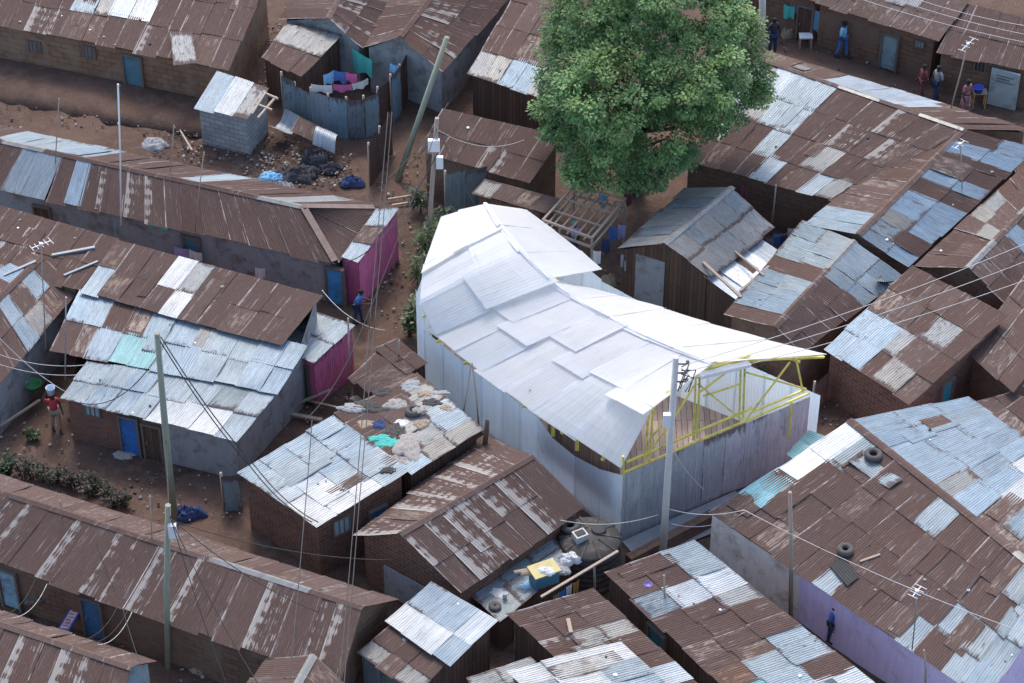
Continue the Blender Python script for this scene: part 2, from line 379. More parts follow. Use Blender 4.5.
TINT = [1, 1, 1]
HOUSES = []
def house(name, label, slopes, wall=None, sides=None, bound=None, cat='house', group='tin-roofed houses packed together', ins=.16, doors=(), windows=(), panels=(), cap=True, base=-.35, capc='r', w=.78, rot_off=None):
    """slopes: [(A,B,C,D) picture-surveyed corners with heights, patterns]; walls drop from the roof outline to the ground"""
    q3 = [([V3(p) for p in q], pat) for q, pat in slopes]
    kb, kh = random.uniform(.84, 1.22), random.uniform(-.09, .09); TINT[:] = [kb*(1+kh), kb, kb*(1-kh)]
    if bound is None:
        if len(q3) == 1 or len(slopes[0][0]) != 4: b = q3[0][0]
        else:
            (A, B, C1, D1), (A2, B2, C2, D2) = q3[0][0], q3[1][0]
            b = [D1, A, D2, C2, B, C1]
    else: b = [V3(p) for p in bound]
    cen = sum(b, Vector())/len(b)
    root = empty(name, (cen.x, cen.y, 0), label, cat, group)
    rf = MB()
    for q, pat in q3:
        sheets(rf, *q, pat, w=w)
        A, B, C, D = q; LA, LD = (B-A).length, (D-A).length
        allc = ''.join(pat)
        for _ in range(int(LA*LD/6*random.uniform(.5, 1.2)) if LA > 1.5 and LD > 1.2 else 0):
            pw, pl = random.uniform(.3, .75)/LA, random.uniform(.9, 2.4)/LD
            if pw > .6 or pl > .8: continue
            s0, t0 = random.uniform(0, 1-pw), random.uniform(0, 1-pl)
            def pq(a, b): return (A*(1-a)+B*a)*(1-b)+(D*(1-a)+C*a)*b + Vector((0,0,.022))
            k = random.uniform(-.02, .02)
            ch = pat[min(int((t0+pl/2)*len(pat)), len(pat)-1)]; ch = ch[min(int((s0+pw/2)*len(ch)), len(ch)-1)]
            if random.random() < .45: ch = random.choice({'r':'RdpmRf','f':'dRrp','b':'Bgpb','w':'bBg'}.get(ch, 'gBmp'))
            sheets(rf, pq(s0, t0), pq(s0+pw, t0+k), pq(s0+pw, t0+pl+k), pq(s0, t0+pl), [ch], w=.8, jit=.8)
    roof = rf.build('roof', SHEET, root)
    if cap and len(q3) > 1 and (q3[0][0][0]-q3[1][0][0]).length < .05:
        A, B = q3[0][0][0], q3[0][0][1]
        cm = MB(); d = (B-A).normalized(); L = (B-A).length; nn = max(1, int(L/1.7))
        for k in range(nn):
            a = A + (B-A)*(k/nn) ; bb = A+(B-A)*((k+1)/nn) + d*.08
            c, ru, fl, ed = PAL[random.choice([capc, capc, capc, 'm', 'g'])]
            wr = (ru, fl*.6, random.random(), 0)
            for qd in (q3[0][0], q3[1][0]):
                dn = ((qd[3]-qd[0])).normalized()*.15
                z = Vector((0,0,.05 + random.uniform(0,.01)))
                cm.poly([a+z, bb+z, bb+z+dn, a+z+dn], [(0,0),(1,0),(1,.15),(0,.15)], 0, c4(c), wr)
        cm.build('ridge_cap', SHEET, roof)
    # walls
    nb = len(b); wb = []
    for p in b:
        d = Vector((p.x-cen.x, p.y-cen.y, 0)); L = d.length
        q = p - d.normalized()*min(ins*1.4, L*.3); wb.append(Vector((q.x, q.y, p.z-.07)))
    wm = MB(); mats = []; wall = wall or MUD; sides = sides or {}
    def slot(m):
        if m not in mats: mats.append(m)
        return mats.index(m)
    u = 0
    for i in range(nb):
        p, q = wb[i], wb[(i+1) % nb]; L = (Vector((p.x, p.y))-Vector((q.x, q.y))).length
        m = sides.get(i, wall)
        p0, q0 = Vector((p.x, p.y, base)), Vector((q.x, q.y, base))
        if isinstance(m, str):
            sheets(wm, p, q, q0, p0, [m], mi=slot(SHEET), sag=.005, jit=.5)
            wm.poly([p0+(cen-p0)*.01, q0+(cen-q0)*.01, q+(cen-q)*.012, p+(cen-p)*.012], None, slot(PLANK))
        else:
            wm.poly([p0, q0, q, p], [(u, 0), (u+L, 0), (u+L, q.z-base), (u, p.z-base)], slot(m))
        u += L
    wm.build('wall', mats, root)
    H = dict(root=root, wb=wb, b=b, cen=cen, roof=roof)
    def sideplane(i):
        if isinstance(i, tuple): p, q = wb[i[0]], wb[i[1]]
        else: p, q = wb[i], wb[(i+1) % nb]
        p = Vector((p.x, p.y, 0)); q = Vector((q.x, q.y, 0)); d = (q-p).normalized(); n = Vector((d.y, -d.x, 0))
        if n.dot(p-Vector((cen.x, cen.y, 0))) < 0: n = -n
        return p, q, d, n
    for side, px, py, wd_, ht, col in doors:
        p, q, d, n = sideplane(side); c = onplane(px, py, p, n); c = Vector((c.x, c.y, 0))
        m = MB(); rot = Matrix((d, n, Vector((0,0,1)))).transposed()
        if isinstance(col, str):
            a = c - d*wd_/2 + n*.05; bq = c + d*wd_/2 + n*.05
            sheets(m, a+Vector((0,0,ht)), bq+Vector((0,0,ht)), bq+Vector((0,0,.05)), a+Vector((0,0,.05)), [col], w=.6, jit=.2, sag=0)
            dr = m.build('door', SHEET, root)
        else:
            m.box(c+n*.035+Vector((0,0,ht/2+.03)), (wd_, .05, ht), rot)
            for k in range(3): m.box(c+n*.068+Vector((0,0,.25+k*(ht-.4)/2)), (wd_*.92, .02, .09), rot)
            dr = m.build('door', col, root)
        fm = MB()
        for sgn in (-1, 1): fm.box(c+d*sgn*(wd_/2+.035)+n*.04+Vector((0,0,ht/2)), (.08, .17, ht+.02), rot)
        fm.box(c+n*.04+Vector((0,0,ht+.065)), (wd_+.16, .19, .08), rot)
        fm.build('door_frame', WOODD, dr)
        hm = MB(); hm.box(c+d*wd_*.36+n*.1+Vector((0,0,ht*.5)), (.03, .05, .12), rot)
        hm.build('handle', STEEL, dr)
    for side, px, py, wd_, ht, col in windows:
        p, q, d, n = sideplane(side); c = onplane(px, py, p, n)
        m = MB(); rot = Matrix((d, n, Vector((0,0,1)))).transposed()
        m.box(c+n*.02, (wd_, .05, ht), rot); wn = m.build('window', col, root)
        fm = MB()
        for sgn in (-1, 1):
            fm.box(c+d*sgn*(wd_/2+.025)+n*.04, (.05, .08, ht+.1), rot); fm.box(c+Vector((0,0,sgn*(ht/2+.025)))+n*.04, (wd_, .08, .05), rot)
        for k in (-1, 1): fm.box(c+d*k*wd_*.17+n*.06, (.03, .03, ht), rot)
        fm.build('window_frame', WOODD, wn)
    for side, px0, px1, py, z0, z1, mt, nm in panels:
        p, q, d, n = sideplane(side); a = onplane(px0, py, p, n); bq = onplane(px1, py, p, n)
        a = Vector((a.x, a.y, 0)); bq = Vector((bq.x, bq.y, 0)); L = (bq-a).length
        m = MB(); e = n*.03
        if (bq-a).dot(d) < 0: a, bq = bq, a
        pts = [a+e+Vector((0,0,z0)), bq+e+Vector((0,0,z0)), bq+e+Vector((0,0,z1)), a+e+Vector((0,0,z1))]
        m.poly(pts, [(0,0),(L,0),(L,z1-z0),(0,z1-z0)])
        bk = [x-e*1.5 for x in pts]
        for k in range(4): m.poly([pts[k], pts[(k+1)%4], bk[(k+1)%4], bk[k]], [(0,0),(L,0),(L,.05),(0,.05)])
        m.build(nm, mt, root)
    HOUSES.append(H)
    return H
# ------------------------------------------------------------------ ground
def make_ground():
    g = NG('packed_dirt'); tc = g.n('ShaderNodeTexCoord').outputs['Object']
    n1 = g.noise(tc, .25, 6, .6); n2 = g.noise(tc, 2.2, 7, .7); n3 = g.noise(tc, 14, 5, .7)
    base = g.mix(g.ramp(n1, .38, .62), (.062,.035,.025,1), (.112,.065,.046,1))
    base = g.mix(g.ramp(n2, .48, .70), base, (.125,.086,.066,1))
    base = g.mix(g.ramp(n3, .60, .70, 0, .7), base, (.20,.175,.155,1))
    base = g.mix(g.ramp(n3, .36, .28, 0, .8), base, (.05,.038,.032,1))
    g.l(base, g.b.inputs['Base Color']); g.b.inputs['Roughness'].default_value = .95
    g.bump(g.math('ADD', n2, n3), .05, .7)
    xs = [-2500,-900,-300,-100,-50]+[x*.5 for x in range(-64, 65)]+[50,100,300,900,2500]
    ys = [-2500,-900,-300,-100,-40]+[y*.5 for y in range(-44, 61)]+[50,100,300,900,2500]
    mb = MB(); ids = []
    for y in ys:
        for x in xs:
            z = 0
            if abs(x) < 31 and -21 < y < 29.6:
                z = .10*mnoise.noise(Vector((x*.5, y*.5, 3)))+.05*mnoise.noise(Vector((x*1.7, y*1.7, 9)))-.03
            ids.append(mb.vert((x, y, z)))
    nx = len(xs)
    for j in range(len(ys)-1):
        for i in range(nx-1):
            a = j*nx+i; mb.face((ids[a], ids[a+1], ids[a+nx+1], ids[a+nx]), sm=True)
    tag(mb.build('ground', g.m), kind='structure')
make_ground()

# ------------------------------------------------------------------ houses
def terrace():
    m = MB(); n = 40; rows = [(-40,52,.32,.0),(-40,74,.30,.06),(-40,84,.24,.14),(-40,96,.0,.12),(-40,99,-.2,.0)]; ids = []
    for x0, y0, z, j in rows:
        for k in range(n+1):
            px = -40+265*k/n; py = y0+.17*(px+40)
            p = P(px, py, z); ph = Vector((px*.06, py*.06, 1))
            ids.append(m.vert(p+Vector((0, j*3*mnoise.noise(ph), (j*.9)*mnoise.noise(ph*2.3)))))
    for r in range(len(rows)-1):
        for k in range(n): a = r*(n+1)+k; m.face((a, a+1, a+n+2, a+n+1), sm=True)
    tag(m.build('terrace', bpy.data.materials['packed_dirt']), kind='structure')
terrace()
house('brick_house', 'long rust-roofed mud brick house in the top left corner with a teal door',
 [(((-25,-60,3.0),(270,-28,3.0),(228,70,2.0),(-60,12,2.0)), ["rrrrbbrrrr","rrrrrbgwrrrr","frfrrffprrfrrrr"])], MUDW,
 doors=[(2,134,72,.75,1.65,paint('teal_door_paint',(.09,.19,.24)))],
 windows=[(2,35,46,.5,.42,PLANKG),(2,90,52,.48,.5,PLANKG)])
house('block_shed', 'small concrete block shed under a tilted pale sheet roof near the top left',
 [(((217,71,2.05),(268,88,2.05),(247,119,1.8),(196,106,1.8)), ["bwb"])], BLOCK, ins=.08, cat='shed', group=None,
 sides={})
house('row_house', 'long rust roofed row house with two pale blue roof sheets at left and hipped end',
 [(((-40,132,2.9),(303,207,2.9),(333,262,2.0),(-75,172,2.0)), ["rRrrbbrbfrffrfrrrrrr"]),
  (((-40,132,2.9),(303,207,2.9),(372,206,2.1),(-10,124,2.1)), ["rrbbbbbrrrrrbrrrrgr"]),
  (((300,206,2.9),(305,206.5,2.9),(377,209,2.1),(336,261,2.0)), ["rr"])],
 PL_GREY, bound=[(-75,172,2.0),(-40,132,2.9),(-10,124,2.1),(374,208,2.1),(334,261,2.0)],
 doors=[(4,335,275,.6,1.6,paint('sky_blue_door_paint',(.05,.30,.60))),(4,192,240,.6,1.6,paint('teal_door_paint',(.09,.19,.24))),(4,42,205,.6,1.5,PLANK)])
def hip(p, q, root):
    m = MB(); m.bar(P(*p)+Vector((0,0,.05)), P(*q)+Vector((0,0,.05)), .26, .03, 0, c4(PAL['r'][0])); m.build('hip_cap', SHEET, root)
hip((303,207,2.9), (335,262,2.0), HOUSES[-1]['root']); hip((303,207,2.9), (374,208,2.12), HOUSES[-1]['root'])
house('pink_annex', 'narrow magenta sheet-walled room with a long pale tin roof beside the dirt alley',
 [(((376,209,2.35),(398,208,2.35),(358,261,2.05),(342,256,2.05)), ["bb","bB","wb"])], PLANK, sides={1:'kkkkkkkk', 2:'kk'}, cat='shed', group=None, ins=.06)
house('low_house', 'brown rust roofed house at the left edge behind the cross gable',
 [(((-30,198,3.1),(118,239,3.1),(79,291,2.55),(-75,255,2.55)), ["rrrrr","rrfrr"])], MUD)
house('gable_house', 'cross-gabled house at the left edge with blue stripes in its brown roof',
 [(((42,257,2.95),(-40,335,2.95),(-15,402,2.0),(78,289,2.3)), ["rbbpbbrrrrr","rBpgbbrrrrr"]),
  (((42,257,2.95),(-40,335,2.95),(-90,300,2.0),(0,240,2.2)), ["rrbrrbrr"])], PL_GREY)
house('blue_roof_house', 'large house in patched blue and rust sheets with a bright blue door, left centre',
 [(((117,240,3.25),(322,296,3.25),(282,345,2.8),(80,291,2.8)), ["brrwgrrrrr","bbrrwmrprr"]),
  (((79,289,2.72),(307,346,2.72),(277,393,2.32),(49,350,2.32)), ["bbrpbbbbbbbb","rpbtttbbbbbb"]),
  (((87,361,2.28),(279,390,2.28),(236,440,1.95),(60,398,1.95)), ["bbbbbbBb","bbbbwwwb"])],
 BRICK, bound=[(117,240,3.2),(322,296,3.2),(306,347,2.65),(236,440,1.95),(61,398,1.95),(76,330,2.3)], sides={2:PL_GREY,1:PL_GREY},
 doors=[(3,130,430,.62,1.62,paint('bright_blue_paint',(.03,.17,.50))),(3,153,436,.6,1.5,PLANK)], windows=[(3,93,410,.5,.42,PL_BLUE)],
 panels=[(3,163,236,440,0,1.8,PL_GREY,'plaster_panel')])
house('pink_shed', 'small magenta shed with pale blue tin roof below the alley',
 [(((316,312,2.25),(354,325,2.25),(314,362,1.95),(278,346,1.95)), ["bbb","bbb"])], PLANK, sides={1:'kkkkkkk',2:'kkk'}, cat='shed', group=None, ins=.07,
 doors=[(2,302,375,.6,1.5,paint('dark_green_paint',(.04,.11,.10)))])
house('brick_house', 'brick house with a pale blue and white tin roof and barred window, lower centre left',
 [(((333,416,2.9),(408,470,2.9),(317,527,2.4),(239,472,2.4)), ["bBbb","bbbw","bbww","bbww"])], BRICKD,
 doors=[(1,377,508,.55,1.7,paint('bright_blue_paint',(.03,.17,.50)))], windows=[(1,341,525,.55,.6,PL_BLUE)])
house('debris_house', 'low house whose patched roof is heaped with rags, plastic and a tyre',
 [(((417,373,2.75),(483,429,2.75),(411,474,2.62),(336,414,2.62)), ["pgbg","rmgg","drrb"])], PLANK)
house('low_shed', 'small rust sheet shed by the alley next to the white tent wall',
 [(((397,338,2.2),(427,363,2.2),(405,374,2.0),(374,349,2.0)), ["rr","rm"])], PLANK, cat='shed', group=None, ins=.06)
house('low_shed', 'smallest rust roofed lean-to just above the debris-covered roof',
 [(((375,353,2.0),(419,377,2.0),(367,393,1.85),(350,377,1.85)), ["rrm"])], PLANK, cat='shed', group=None, ins=.06)
house('brick_gable_house', 'steep brown gable roof with white flaking streaks and dark brick end wall, centre bottom',
 [(((400,534,3.3),(531,457,3.3),(487,437,2.15),(357,536,2.15)), ["fffrfffr"]),
  (((400,534,3.3),(531,457,3.3),(583,508,2.15),(459,593,2.15)), ["fffrfffr","rffrfrfr"])], BRICKD,
 panels=[((0,2),385,425,585,0.05,1.3,PL_GREY,'plaster_patch')])
house('blue_shed', 'small shed with clean light blue tin roof and a grey rust lean-to at the bottom',
 [(((431,582,2.4),(497,620,2.4),(449,666,2.0),(385,621,2.0)), ["bwbw","wbwb"]),
  (((392,624,1.9),(446,662,1.9),(417,694,1.6),(356,653,1.6)), ["rrdr","ggpg"])], PLANK, bound=[(431,582,2.4),(497,620,2.4),(449,665,2.0),(417,694,1.6),(356,653,1.6),(388,621,1.9)],
 sides={3:'bbgb'})
house('flat_shed', 'flat grey tin platform roof carrying boxes and bags beside the water tank',
 [(((552,535,1.5),(573,561,1.5),(500,621,1.4),(466,589,1.4)), ["BB","BB","BB"])], PLANK, cat='shed', group=None, ins=.06)
house('rust_house', 'brown patched tin roof at the bottom centre beneath the timber beam',
 [(((593,588,2.35),(705,690,2.35),(620,717,1.9),(508,614,1.9)), ["rmrgrrbwr","rrpgrmrwr","rrrfrrrrr"])], PLANK, sides={3:'rgrg'})
house('white_roof_house', 'white and pale blue tin roof cut by the bottom edge, centre',
 [(((620,642,2.55),(690,706,2.55),(575,736,2.2),(506,671,2.2)), ["wbbb","wwbb","wbbb"])], PLANK, cat='house')
house('grey_shed', 'little grey lean-to sheet roof at the bottom edge beside the blue shed',
 [(((530,657,2.0),(546,672,2.0),(482,705,1.8),(466,678,1.8)), ["gg","gg"])], PLANK, cat='shed', group=None, ins=.05)
house('patchwork_house', 'long patchwork roof of white, rust and turquoise sheets below the concrete pole',
 [(((693,540,2.6),(895,700,2.6),(780,742,2.0),(604,572,2.0)), ["bbwwgrmrbbrwwr","rrwwrrmrpbbcww","rmbbrrrprotccg"])], PLANK, sides={2:PLANK,3:PLANKG},
 doors=[(2,658,632,.7,1.6,paint('dark_teal_paint',(.03,.18,.22)))])
house('lilac_house', 'biggest rust roof on the right over lilac and pale plaster walls, blue ridge side',
 [(((849,420,3.25),(1060,588,3.25),(985,700,2.05),(711,513,2.05)), ["WWBrrrrrrbrRrrrbbb","WWrrrrrrrRRrrrorrbb","tprrrrrrrrrrrrrbbbb","pwrpbrrmbrrrmbrrbwb"]),
  (((849,420,3.25),(1060,588,3.25),(1110,500,2.1),(966,397,2.1)), ["bbbbbbmppm","bbbbbbwppo","bbbbbwwgop"])],
 PL_PURP, bound=[(711,513,2.05),(849,420,3.2),(966,397,2.1),(1110,500,2.1),(1060,588,3.2),(985,700,2.05),(800,574,2.05)], sides={6:PL_PALE}, ins=.03)
house('brick_house', 'dark brick house with a patchwork blue and rust roof right of the white tent',
 [(((912,266,2.8),(1007,316,2.8),(909,403,2.25),(825,348,2.25)), ["rrmrr","bmrgr","bbgmr","bbrgm"])], BRICKD,
 doors=[(1,946,386,.55,1.6,paint('teal_frame_paint',(.05,.28,.36)))])
house('small_gable_house', 'brown weathered roof at the right edge with a blue bundle below its eave',
 [(((1030,268,2.8),(1080,310,2.8),(1012,392,2.1),(968,351,2.1)), ["rmr","mrr","rpr"])], BRICKD)
house('low_shed', 'narrow brown sheet lean-to at the right edge above the blue roof',
 [(((1012,391,1.9),(1052,412,1.9),(1035,457,1.65),(978,402,1.65)), ["rmrr","mrpr"])], PLANK, cat='shed', group=None, ins=.06)
house('gable_house', 'brown gable roof, blue at its upper end, right of the small wooden shed',
 [(((775,327,2.95),(854,242,2.95),(902,276,2.1),(801,353,2.1)), ["rrrrrbbb","rrrrrbbB"]),
  (((775,327,2.95),(854,242,2.95),(803,223,2.1),(726,316,2.1)), ["rbbrbb","rbBrbb"])], MUD, capc='m')
house('gable_house', 'long gable roof striped in rust, zinc and blue climbing to the upper right',
 [(((858,235,3.1),(963,130,3.1),(1034,150,2.1),(907,267,2.1)), ["bBrbbbrrbprrbr","brrbbbrrbrrrbb"]),
  (((858,235,3.1),(963,130,3.1),(930,128,2.2),(805,225,2.2)), ["bbmprrrr"])], MUD, capc='m')
house('gable_house', 'brown ridged roof with one pale strip at the far right edge',
 [(((968,268,2.95),(1045,190,2.95),(1034,158,2.1),(916,267,2.1)), ["rmrgmrrr","mrrmgrrr"]),
  (((968,268,2.95),(1045,190,2.95),(1085,225,2.1),(1003,303,2.1)), ["rmpbrwr","rrmbprr"])], MUD, capc='p')
house('wide_house', 'broad rusty roof with pale blue patches and a white back sheet, upper right',
 [(((757,58,3.15),(962,129,3.15),(846,204,2.0),(683,160,2.0)), ["gwbbrfrfrr","bgbbrrfrfr","grrbrrgrrm","rmrrbrmbgr"]),
  (((757,58,3.15),(962,129,3.15),(1030,131,2.05),(765,51,2.05)), ["mprwwwwmrr"])], MUD, sides={2:PLANK}, capc='m')
house('street_house', 'brown roofed house in the top right corner facing the dirt street',
 [(((962,3,2.7),(1050,25,2.7),(1036,73,1.85),(936,53,1.85)), ["rrrr","rrrr"])], MUD, windows=[(2,980,66,.4,.45,BLACK)])
house('street_house', 'weathered grey-brown roof with a pale teal door along the top edge of the street',
 [(((850,-35,2.9),(970,-3,2.9),(938,41,2.1),(815,3,2.1)), ["mmgm","mpmm"])], MUD, doors=[(2,891,40,.65,1.6,paint('pale_teal_paint',(.22,.33,.36)))], windows=[(2,920,44,.3,.25,PL_BLUE)])
house('street_house', 'mud walled house at the top edge right of the tree with cloth in its doorway',
 [(((755,-62,2.9),(846,-38,2.9),(818,2,2.1),(735,-22,2.1)), ["mrmr","rmpm"])], MUD, doors=[(2,806,17,.6,1.6,PLANK)], windows=[(2,794,8,.35,.35,PL_BLUE)])
house('rust_house', 'dark roofed house with a pale lower edge, left of the big tree at the top',
 [(((527,-28,2.8),(612,-5,2.8),(541,97,2.0),(468,73,2.0)), ["rmrr","rmrr","rrpr","ggbg"])], PLANK)
house('rust_house', 'brown ribbed roof tucked under the left side of the big tree',
 [(((442,109,2.75),(562,136,2.75),(528,183,2.0),(420,151,2.0)), ["rrrrrrrr","rrrrfrfr"])], MUD)
house('grey_shed', 'low grey-tin shed directly behind the rear edge of the white tent',
 [(((485,179,2.2),(559,199,2.2),(544,213,2.0),(473,193,2.0)), ["gmgpm"])], PLANK, cat='shed', group=None)
house('wooden_shed', 'small gabled shed in grey weathered sheets with a white lean-to, right of the tent',
 [(((664,244,3.05),(731,188,3.05),(773,228,2.15),(708,277,2.15)), ["gBgggB","gggBgg"]),
  (((664,244,3.05),(731,188,3.05),(688,189,2.3),(618,249,2.2)), ["gBggBg"])], PLANK,
 panels=[((0,2),635,664,285,0,2.1,PL_GREY,'grey_panel')], capc='g')
house('lean_to', 'bright white sheet lean-to with loose timbers on top, against the small grey shed',
 [(((692,268,2.05),(747,231,2.05),(788,258,1.75),(739,302,1.75)), ["wWw"])], PLANK, cat='lean-to', group=None, ins=.08)
house('gable_house', 'dark gabled roof at the top, left of the two behind the curved sheet fence',
 [(((328,19,2.85),(345,-14,2.85),(404,-10,2.0),(361,48,2.0)), ["frff","rfrf"]),
  (((328,19,2.85),(345,-14,2.85),(300,-12,2.1),(281,20,2.1)), ["rmr"])], PL_GREY)
house('gable_house', 'dark gabled roof with a long side wall at the top, above the leaning pole',
 [(((400,37,3.05),(438,-12,3.05),(514,-8,2.1),(442,72,2.1)), ["rrffrr","rfrrrr"]),
  (((400,37,3.05),(438,-12,3.05),(400,-14,2.2),(364,48,2.2)), ["mrrm"])], PL_GREY, panels=[])
house('low_shed', 'small rusty single-slope shed in front of the left dark gable at the top',
 [(((286,24,2.2),(341,35,2.2),(301,77,1.85),(262,57,1.85)), ["ggg","rrr"])], PLANK, cat='shed', group=None, ins=.08)
house('row_house', 'very long rust roof with white flaking bands across the lower left',
 [(((-30,482,2.9),(362,607,2.9),(340,681,2.0),(-78,534,2.0)), ["ffrffrfrffffrrfrrfrrff"]),
  (((-30,482,2.9),(362,607,2.9),(394,600,2.1),(-5,474,2.1)), ["mmrmmpmrmm"])], MUD, capc='r',
 doors=[(5,93,612,.65,1.6,paint('mid_blue_paint',(.05,.16,.33))),(5,8,575,.6,1.6,paint('pale_blue_paint',(.25,.40,.50)))])
house('row_house', 'rust roofed house cut by the bottom left corner with a blue gable end',
 [(((-40,610,2.9),(130,667,2.9),(105,742,2.0),(-80,686,2.0)), ["ffrfrffr"]),
  (((-40,610,2.9),(130,667,2.9),(155,662,2.1),(-15,607,2.1)), ["mmmrm"])], MUD, sides={3:PL_BLUE,4:PL_BLUE}, capc='m')
house('gable_house', 'small brown gable roof at the bottom edge, left of the tall masts',
 [(((314,655,2.55),(282,712,2.55),(318,745,1.9),(352,692,1.9)), ["rrr"]),
  (((314,655,2.55),(282,712,2.55),(232,712,1.9),(268,658,1.9)), ["rmr"])], MUD)
survey()
# ------------------------------------------------------------------ the white pavilion
def make_poly():
    g = NG('white_polycarbonate'); tc = g.n('ShaderNodeTexCoord').outputs['Object']; uv = g.n('ShaderNodeUVMap', uv_map='UVMap').outputs[0]
    col = g.n('ShaderNodeVertexColor', layer_name='col').outputs[0]
    n = g.noise(tc, .9, 5, .6); n2 = g.noise(tc, 7, 5, .65); n3 = g.noise(g.map(uv, (7,.5,1)), 1.0, 5, .65)
    hs = g.n('ShaderNodeHueSaturation'); g.l(col, hs.inputs['Color']); g.l(g.math('ADD', g.math('MULTIPLY_ADD', n, .16, .92), g.math('MULTIPLY_ADD', n3, .16, -.08)), hs.inputs['Value'])
    base = g.mix(g.ramp(g.noise(tc, 2.2, 7, .7, .3), .60, .74, 0, .4), hs.outputs[0], (.58,.56,.54,1))
    wv = g.n('ShaderNodeTexWave', wave_type='BANDS', bands_direction='X'); g.l(uv, wv.inputs['Vector']); wv.inputs['Scale'].default_value = 2.1
    sn = g.n('ShaderNodeSeparateXYZ'); g.l(g.n('ShaderNodeUVMap', uv_map='UVN').outputs[0], sn.inputs[0])
    e = g.math('MAXIMUM', g.ramp(g.math('ABSOLUTE', g.math('SUBTRACT', sn.outputs[0], .5)), .47, .5), g.ramp(g.math('ABSOLUTE', g.math('SUBTRACT', sn.outputs[1], .5)), .475, .5))
    base = g.mix(g.math('MULTIPLY', e, g.ramp(n2, .4, .65, 0, .45)), base, (.45,.42,.40,1))
    g.l(base, g.b.inputs['Base Color']); g.b.inputs['Roughness'].default_value = .42
    tr = g.n('ShaderNodeBsdfTranslucent'); g.l(base, tr.inputs[0]); mx = g.n('ShaderNodeMixShader'); mx.inputs[0].default_value = .42
    g.l(g.b.outputs[0], mx.inputs[1]); g.l(tr.outputs[0], mx.inputs[2]); g.l(mx.outputs[0], g.out.inputs['Surface'])
    g.bump(g.math('ADD', g.math('MULTIPLY', wv.outputs[1], .8), n2), .012, .3)
    return g.m
POLY = make_poly()
PAL['x'] = ((.77,.89,.99), .02, 0, 0); PAL['z'] = ((.47,.48,.48), .20, .0, .0)
YEL = paint('yellow_steel_paint', (.74,.64,.14), .5)
G = {k: P(*v) for k, v in dict(fl=(622,540), fr=(813,455), rl=(427,388), rl2=(419,372), rb=(443,300), rr=(526,287), r1=(599,349), r2=(680,402)).items()}
def vplane(a, b):
    d = (b-a).normalized(); return a, Vector((d.y, -d.x, 0))
WP = vplane(G['rl'], G['fl']); FP = vplane(G['fl'], G['fr'])
WPo = (WP[0] + (WP[1] if WP[1].y < 0 else -WP[1])*.14, WP[1])
FPo = (FP[0] + (FP[1] if FP[1].y < 0 else -FP[1])*.18, FP[1])
pav = empty('pavilion', G['fl'], 'large white translucent-roofed hall with yellow trusses in the centre of the settlement', 'hall')
Cc = [P(485,207,4.4), P(506,238,5.3), P(547,281,5.1), P(583,305,5.0), P(622,326,5.3), P(662,345,5.7), onplane(714,364,*FPo)]
Ll = [P(441,221,3.9), P(416,290,4.0), onplane(426,331,*WPo), onplane(462,360,*WPo), onplane(502,389,*WPo), onplane(540,417,*WPo), onplane(621,470,*WPo)]
Rr = [P(526,215,3.5), P(565,243,3.5), P(599,273,3.5), P(624,298,3.6), P(678,316,4.1), P(745,337,4.5), onplane(827,356,*FPo)]
RrB = list(Rr); RrB[2] = P(571,287,3.5); RrB[3] = P(626,299,3.6)
def line(pts, s):
    x = s*(len(pts)-1); i = min(int(x), len(pts)-2); f = x-i
    return pts[i]*(1-f)+pts[i+1]*f
Mm = [(c*.45+l*.55)+Vector((0,0,z)) for c, l, z in zip(Cc, Ll, (.03,.12,.10,.10,.10,.10,.0))]
Mm[6] = onplane(652,410,*FPo)
